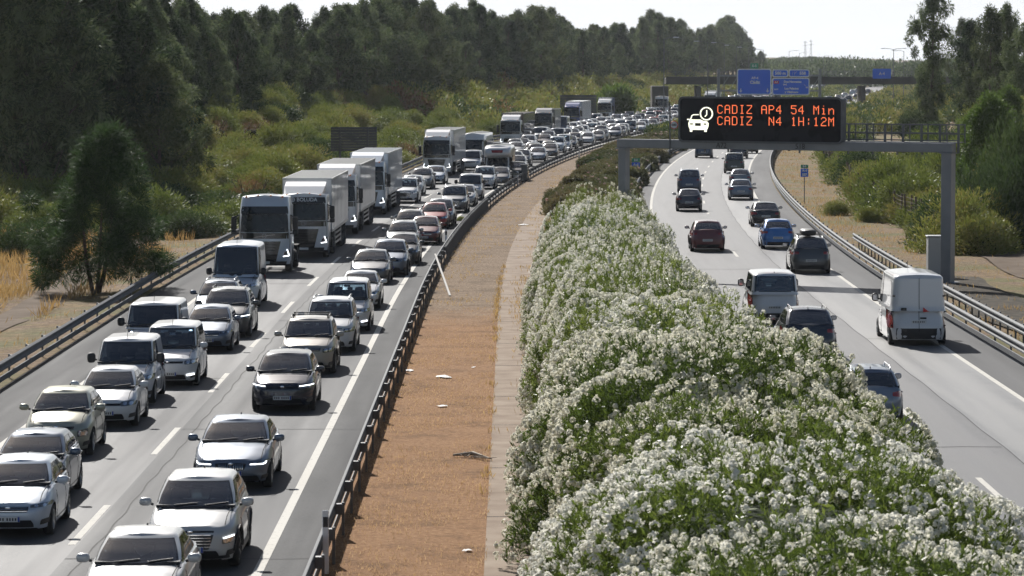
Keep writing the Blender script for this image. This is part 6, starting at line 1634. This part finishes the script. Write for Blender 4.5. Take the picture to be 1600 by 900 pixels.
# shrubs on the outer side of the free flowing carriageway
Y = 150.0; nr_ = 0
while Y < 470:
    dd = 24.0 - 16.8 if Y < 0 else 7.4
    step = 4.2 + (Y - 150) * .012
    while dd < 60:
        x = 16.8 + shift(Y) + dd + rnd.uniform(-1, 1); yy = Y + rnd.uniform(-1.5, 1.5)
        clear = (x / yy > .098 and x / yy < .128 and 330 < yy < 445 and dd < 24) or (160 < yy < 183)
        if x / yy < .153 and not clear:
            q = rnd.random(); hz = min(1.7, (.72 + .02 * dd)) * rnd.uniform(.8, 1.2)
            if q < .55: shrub(SHR[nr_ % 4], x, yy, rnd.uniform(.7, 1.1), hz, 'yellow green shrub behind the wire fence on the outer slope', 'green shrubs behind the wire fence')
            else: shrub(SHD[nr_ % 2], x, yy, rnd.uniform(.8, 1.15), hz, 'dark green shrub behind the wire fence on the outer slope', 'dark shrubs behind the wire fence')
            nr_ += 1
        dd += step * rnd.uniform(1.0, 1.4)
    Y += step * 1.1
sp_ = []; Y = 475
while Y < 1300:
    dd = 5.0
    while dd < 70:
        x = 17 + shift(Y) + dd + rnd.uniform(-1, 1)
        if not (640 < Y < 668 and x < 85): sp_.append((x, Y + rnd.uniform(-2, 2), rnd.uniform(2.2, 3.6), rnd.uniform(1.8, 3.4), 1 if rnd.random() < .5 else 0))
        dd += rnd.uniform(4.5, 6) + (Y - 470) * .008
    Y += 5.5 + (Y - 470) * .014
thicket('shrubland', sp_, [SH_L, SH_D, SH_R], 8, nq=480)
for i, (px, py, s_, l) in enumerate([(1307, 336, .4, 'low round tuft of dry shrub on the dirt beside the outer guard rail'), (1358, 345, .38, 'second low tuft of dry shrub on the dirt, nearer the wire fence'), (30, 400, .75, 'dark green bush at the edge of the dry field under the dark trees'), (130, 330, .6, 'low bush in the dry field behind the feathery roadside tree'), (940, 268, .55, 'dark green tuft beside the dusty oleanders on the gravel strip'), (720, 345, .15, 'small green weed at the foot of the central guard rail')]):
    p = P(px, py); shrub(SHD[0] if i in (2, 3, 4) else SHR[0], p.x, p.y, s_, .8, l, None)
# ---- trees
def tree_mesh(seed, h, r, n, lm, droop=.3, lsz=.28, wid=.25, narrow=1.0, base=.18, nc=95, clump=.2, cone=False):
    rg = np.random.default_rng(seed)
    m = MB(); lean = rg.uniform(-.5, .5, 2)
    tp = [(lean[0] * f * f, lean[1] * f * f, h * f * .93) for f in (0, .25, .5, .75, 1)]; m.tube(tp, [h * .017 + .06, h * .014, h * .010, h * .006, .02], 8)
    z = rg.uniform(base, 1.0, nc) ; th = rg.uniform(0, 2 * math.pi, nc)
    if cone: z = base + (1 - base) * rg.uniform(0, 1, nc) ** 1.05
    env = np.interp(z, [0, .12, .35, .62, .85, 1.0], [.85, 1.05, .98, .68, .36, .1]) * (1 + .2 * rg.normal(size=nc)) if cone else np.interp(z, [base, base + .12, .45, .7, .9, 1.0], [.45, .85, 1.0, .8, .45, .1]) * (1 + .28 * np.sin(th * 2 + seed + z * 7) + .3 * rg.normal(size=nc)); rr = env * r * rg.uniform(.25, 1.0, nc) ** .6 * narrow
    cc = np.stack([rr * np.cos(th) + lean[0] * z * z, rr * np.sin(th) + lean[1] * z * z, z * h], 1); cr = rg.uniform(.55, 1.3, nc) * clump * r
    for k in range(0, nc, 2):
        zz = max(.1, z[k] - .1 - rr[k] / h * .5); a = np.array([lean[0] * zz * zz, lean[1] * zz * zz, zz * h * .93]); b = cc[k]
        m.tube([tuple(a), tuple((a + b) / 2 + np.array([0, 0, -.15])), tuple(b)], [.05 * (1.2 - z[k]) * h / 12 + .015, .03, .012], 5)
    idx = rg.integers(0, nc, n); o = unit(rg.normal(size=(n, 3))); rad = rg.uniform(0, 1, n) ** .5
    C = cc[idx] + o * (cr[idx] * rad)[:, None] * np.array([1, 1, 1.25])
    D = unit(o * .8 + np.array([0, 0, -droop]) + rg.normal(size=(n, 3)) * .35)
    return m.mesh('trunk', [M['trunk']]), quads('crown', leaves(C, D, rg.uniform(.6, 1.5, n) * lsz, lsz * wid, rg), lm)
TRP = [tree_mesh(101, 16, 4.2, 23000, TR_D, lsz=.4, wid=.34, nc=120, clump=.17), tree_mesh(102, 16, 3.6, 22000, TR_D, lsz=.4, wid=.34, nc=120, clump=.18, narrow=.95), tree_mesh(103, 16, 4.6, 23000, TR_D2, lsz=.4, wid=.34, nc=110, clump=.17), tree_mesh(104, 16, 3.0, 18000, TR_D, lsz=.4, wid=.34, nc=90, clump=.21, narrow=.9), tree_mesh(105, 16, 4.8, 23000, TR_D, lsz=.4, wid=.34, clump=.165, nc=115)]
def tree(pr, x, y, sx, sz, label, group, name='tree', cat='tree'):
    s = empty(name, (x, y, ground_z(x, y) - .2), rnd.uniform(0, 6.28)); s.scale = (sx, sx, sz); tag(s, label, cat, group); link('trunk', pr[0], s); link('crown', pr[1], s); return s
def ytop(px):
    xs = [-60, 0, 60, 105, 125, 200, 280, 308, 322, 345, 400, 470, 520, 560, 640, 690, 700, 760, 800, 850, 900, 940, 966, 978, 1010, 1050, 1075, 1095, 1140, 1165, 1190, 1222, 1240, 1290, 1350, 1420]
    ys = [-40, -30, -50, -45, -5, -20, -15, 0, 62, 8, 2, 10, 12, -10, -8, 8, -2, 8, 22, 4, 40, 34, 34, 66, 16, 26, 44, 44, 20, 56, 76, 88, 95, 97, 94, 99]
    return float(np.interp(px, xs, ys))
nt_ = 0; Y = 232.0
TL = ['tall dark casuarina in the belt behind the embankment thicket', 'tall slim dark casuarina in the belt behind the embankment thicket', 'olive toned tall tree in the belt behind the embankment thicket', 'very slim dark tree in the belt behind the embankment thicket', 'broad dark tree in the belt behind the embankment thicket']
while Y < 1500:
    near = sst(Y, 230, 420)
    for row, d in ((0, 18 + near * 3), (1, 24 + near * 5)):
        x = left_edge(Y) - d + rnd.uniform(-1.6, 1.6); yy = Y + rnd.uniform(-2, 2); px = 800 + x / yy * FPX
        if px < -70: continue
        yt = ytop(px) + 4 + (rnd.uniform(0, 18) if row == 0 else rnd.uniform(-8, 20)) * (300 / max(300, yy)) ** .3
        if px > 1230: yt = max(yt, 90)
        zt_ = CAMZ - (yt - 95) * yy / FPX; h = zt_ - ground_z(x, yy)
        if row == 0 and rnd.random() < .45: h *= rnd.uniform(.55, .8)
        h = max(5, min(24, h)); k = rnd.randrange(5)
        tree(TRP[k], x, yy, h / 16 * rnd.uniform(.85, 1.15), h / 16, TL[k], ['casuarinas of the tree belt', 'slim casuarinas of the tree belt', 'olive trees of the tree belt', 'very slim trees of the tree belt', 'broad trees of the tree belt'][k]); nt_ += 1
    Y += 6.0 + (Y - 232) * .012
# near the picture edge: dense dark group, low fringe in the field
for i, (px, Y, h, k, l) in enumerate([(-25, 236, 17, 4, 'huge dark tree at the edge of the picture above the dry field'), (35, 240, 19, 0, 'tallest dark tree above the old fence posts'), (75, 234, 18, 1, 'dark tree with bare double trunk above the old fence posts'), (112, 243, 18, 4, 'dark tree directly behind the feathery roadside tree'), (150, 250, 15, 2, 'olive toned tree behind the feathery roadside tree, lower than the dark one'), (205, 245, 13, 0, 'lower dark tree between the feathery roadside tree and the belt'), (250, 240, 10, 2, 'short olive toned tree overlapping the belt beside the feathery roadside tree'), (-10, 262, 17, 0, 'dark tree standing second row behind the huge edge tree')]):
    x = (px - 800) * Y / FPX; tree(TRP[k], x, Y, h / 15.5, h / 16, l, None)
# feathery roadside tree beside the guard rail
p = P(170, 452); FT = tree_mesh(201, 7.2, 2.6, 56000, leaf_mat('feathery_needles', [(.018, .038, .014), (.04, .075, .024), (.075, .125, .038), (.12, .17, .055)], trans=.35, nscale=1.2, spec=.08), droop=.1, lsz=.30, wid=.09, base=.1, nc=120, clump=.18, cone=True)
s = empty('feathery_tree', (p.x - .7, p.y + 1, ground_z(p.x, p.y) - .1)); tag(s, 'feathery dark green young casuarina with several thin trunks right beside the outer guard rail', 'tree'); link('crown', FT[1], s); s.scale = (1.12, 1.12, 1.0)
m = MB()
for a in (0, 1.3, 2.6, 4.0, 5.2): m.tube([(.1 * math.cos(a), .1 * math.sin(a), -.1), (.45 * math.cos(a), .45 * math.sin(a), 1.4), (.7 * math.cos(a), .7 * math.sin(a), 3.6)], [.09, .07, .03], 7)
m.obj('trunk', M['trunk'], s)
# trees on the other side
RT = tree_mesh(301, 20, 3.4, 24000, TR_D, lsz=.4, wid=.3, narrow=.9, nc=110, base=.08)
x = (1455 - 800) * 400 / FPX; tree(RT, x, 400, .72, .95, 'dark tall conifer standing alone against the sky at the end of the overpass', None, name='conifer')
for (px, Y, h, k, l) in [(1520, 420, 13.2, 0, 'first dark tree of the group beside the lone conifer'), (1545, 380, 14.0, 2, 'second dark tree of the group beside the lone conifer'), (1575, 400, 14.6, 4, 'third dark tree of the group beside the lone conifer'), (1602, 360, 12.0, 0, 'dark tree of the group cut by the edge of the picture'), (1500, 560, 15, 2, 'distant olive toned tree in the gap between conifer and dark group')]:
    x = (px - 800) * Y / FPX; tree(TRP[k], x, Y, .62, h / 16 * .95, l, None)
BT = tree_mesh(302, 8, 3.0, 16000, SH_B, droop=-.1, lsz=.24, wid=.5, base=.15, nc=60, clump=.26)
for (px, Y, h, l) in [(1548, 230, 7.3, 'bright green leafy tree standing above the dark shrubs'), (1515, 262, 5.6, 'smaller bright green tree just beside the leafy one'), (1572, 300, 6.0, 'bright green tree half hidden behind the leafy one')]:
    x = (px - 800) * Y / FPX; tree(BT, x, Y, h / 10, h / 8, l, None, name='leafy_tree')
x = (958 - 800) * 600 / FPX; s = shrub(shrub_mesh(77, 3.0, 3.4, 5000, SH_B, .4, wid=.4), x, 590, 1.5, 1.2, 'bright green round bush in the thicket behind the far big sign', None)
for (px, Y, h, l) in [(1590, 190, 5.2, 'broad dark shrub tree at the picture edge above the dirt path'), (1545, 200, 4.6, 'dark shrub tree above the bend of the dirt path'), (1585, 215, 6.2, 'tall dark shrub tree rising behind the one at the picture edge')]:
    x = (px - 800) * Y / FPX; s = empty('shrub_tree', (x, Y, ground_z(x, Y) - .1)); s.scale = (.95, .95, h / 3.4); tag(s, l, 'tree'); link('crown', SHD[1], s); link('trunk', stem_me, s); link('inner_opaque_core', core_me, s)
# far wooded skyline
sp_ = []
for i in range(650):
    Y = rnd.uniform(1350, 2300); px = rnd.uniform(1190, 1620); x = (px - 800) * Y / FPX; sp_.append((x, Y, rnd.uniform(5, 9), max(2.0, CAMZ + (rnd.uniform(-9, 0) + 3 * math.sin(px * .03)) * Y / FPX - ground_z(x, Y)), 0 if rnd.random() < .7 else 1))
thicket('far_woods', sp_, [TR_D, SH_D], 15, nq=300, lsz=1.6)
# dry grass
DG = leaf_mat('dry_grass', [(.24, .14, .05), (.40, .26, .10), (.5, .36, .17)], trans=.45, nscale=.5, rough=.8, spec=.1)
def grass(name, spots, ln, wd, seed, m_=None, per=1):
    rg = np.random.default_rng(seed); C = np.array(spots); n = len(C); D = unit(np.stack([rg.normal(size=n) * .35, rg.normal(size=n) * .35, np.ones(n)], 1))
    tag(link(name, quads(name, leaves(C, D, rg.uniform(.5, 1.2, n) * ln, wd, rg), m_ or DG)), kind='stuff')
sp_ = []
rg_ = random.Random(3)
for i in range(40000):
    Y = rg_.uniform(140, 232); d = rg_.uniform(2.5, 22); x = -16.2 - d + shift(Y)
    if x / Y < -.15: continue
    nz = fbm(x * 9, Y * 9, 4)
    pz = 4.0 + .6 * math.sin(Y * .1)
    if abs(d - 3.9 - .02 * (Y - 150)) < .9: continue
    if nz > -.1 or (d > 5 and nz > -.8): sp_.append((x, Y, ground_z(x, Y)))
grass('dry_grass', sp_, .75, .035, 21)
sp_ = []
for i in range(16000):
    Y = rg_.uniform(110, 420); d = rg_.uniform(.1, 3) if rg_.random() < .5 else rg_.uniform(.1, 7); s_ = 1 if rg_.random() < .6 else -1
    if s_ < 0: x = left_edge(Y) + .3 - d
    else: x = 17.6 + shift(Y) + d
    if fbm(x * 14, Y * 14, 8) > .1: sp_.append((x, Y, ground_z(x, Y)))
grass('dry_grass', sp_, .3, .03, 22)
sp_ = []
for i in range(24000):
    Y = rg_.uniform(66, 180); u = rg_.uniform(-3.6, -.5)
    if fbm(u * 22, Y * 10, 3) < rg_.uniform(-.9, .5): continue
    if rg_.random() < 1 - sst(Y + 12 * fbm(u * 30, Y * 15, 2), 112, 160): sp_.append((u + shift(Y), Y, 0))
grass('dry_grass', sp_, .085, .018, 23, leaf_mat('orange_dry_grass', [(.3, .18, .09), (.42, .27, .14), (.54, .38, .22)], trans=.5, nscale=.6, rough=.9, spec=.05))
sp_ = []
for i in range(2600):
    Y = rg_.uniform(80, 176); u = rg_.gauss(.45, .28) if rg_.random() < .5 else rg_.gauss(-.6, .08)
    if fbm(u * 10, Y * 22, 7) > .1: sp_.append((u + shift(Y), Y, 0))
grass('dry_grass', sp_, .22, .03, 24)
# dirt path on the verge beyond the wire fence and behind the feathery tree
def path(name, pts, wd, m_):
    V = []; F = []
    for i, (x, y) in enumerate(pts):
        a = Vector(pts[max(0, i - 1)]); b = Vector(pts[min(len(pts) - 1, i + 1)]); t = (b - a).normalized(); n = Vector((-t.y, t.x)) * wd / 2
        for k in (-1, -.5, 0, .5, 1): q = Vector((x, y)) + n * k; V.append((q.x, q.y, ground_z(q.x, q.y) + .06))
    for i in range(len(pts) - 1):
        for k in range(4): a = i * 5 + k; F.append((a, a + 1, a + 6, a + 5))
    me = bpy.data.meshes.new(name); me.from_pydata(V, [], F); me.materials.append(m_); tag(link(name, me), kind='structure')
PM = mat('path_earth', (.17, .13, .095), .95, noise=((.10, .072, .05), .6, .2), spec=.1)
path('path', [(-16.2 - 3.9 - .02 * (Y - 150) - .3 * math.sin(Y * .2), Y) for Y in range(118, 230, 2)], 1.7, PM)
# ------------------------------------------------------------------ haze
hz_ = bpy.data.materials.new('haze'); hz_.use_nodes = True; n_ = hz_.node_tree; n_.nodes.clear(); ou = n_.nodes.new('ShaderNodeOutputMaterial'); pv = n_.nodes.new('ShaderNodeVolumePrincipled')
pv.inputs['Color'].default_value = (.86, .9, .96, 1); pv.inputs['Density'].default_value = HAZE_D; pv.inputs['Anisotropy'].default_value = .35
n_.links.new(pv.outputs[0], ou.inputs['Volume'])
hb = MB(); hb.box((0, 5000, 44), (8000, 10400, 100)); o = hb.obj('haze', hz_); o['kind'] = 'stuff'

RB = mat('dark_rubble', (.03, .026, .02), .95, noise=((.085, .07, .05), 2.2, .14), bump=.8, bscale=6, spec=.1)
path('rubble_slope', [(19.9 + shift(Y) + .25 * math.sin(Y * .35), Y) for Y in range(100, 168, 2)], 3.0, RB)
path('path', [(25.3 + shift(Y) + .5 * math.sin(Y * .1), Y) for Y in range(140, 215, 3)], 2.6, PM)

sp_ = []
for i in range(9000):
    Y = rg_.uniform(140, 330); u = rg_.uniform(-3.5, 1.5)
    if fbm(u * 22, Y * 12, 6) > .25: sp_.append((u + shift(Y), Y, 0))
grass('dry_grass', sp_, .16, .03, 26)
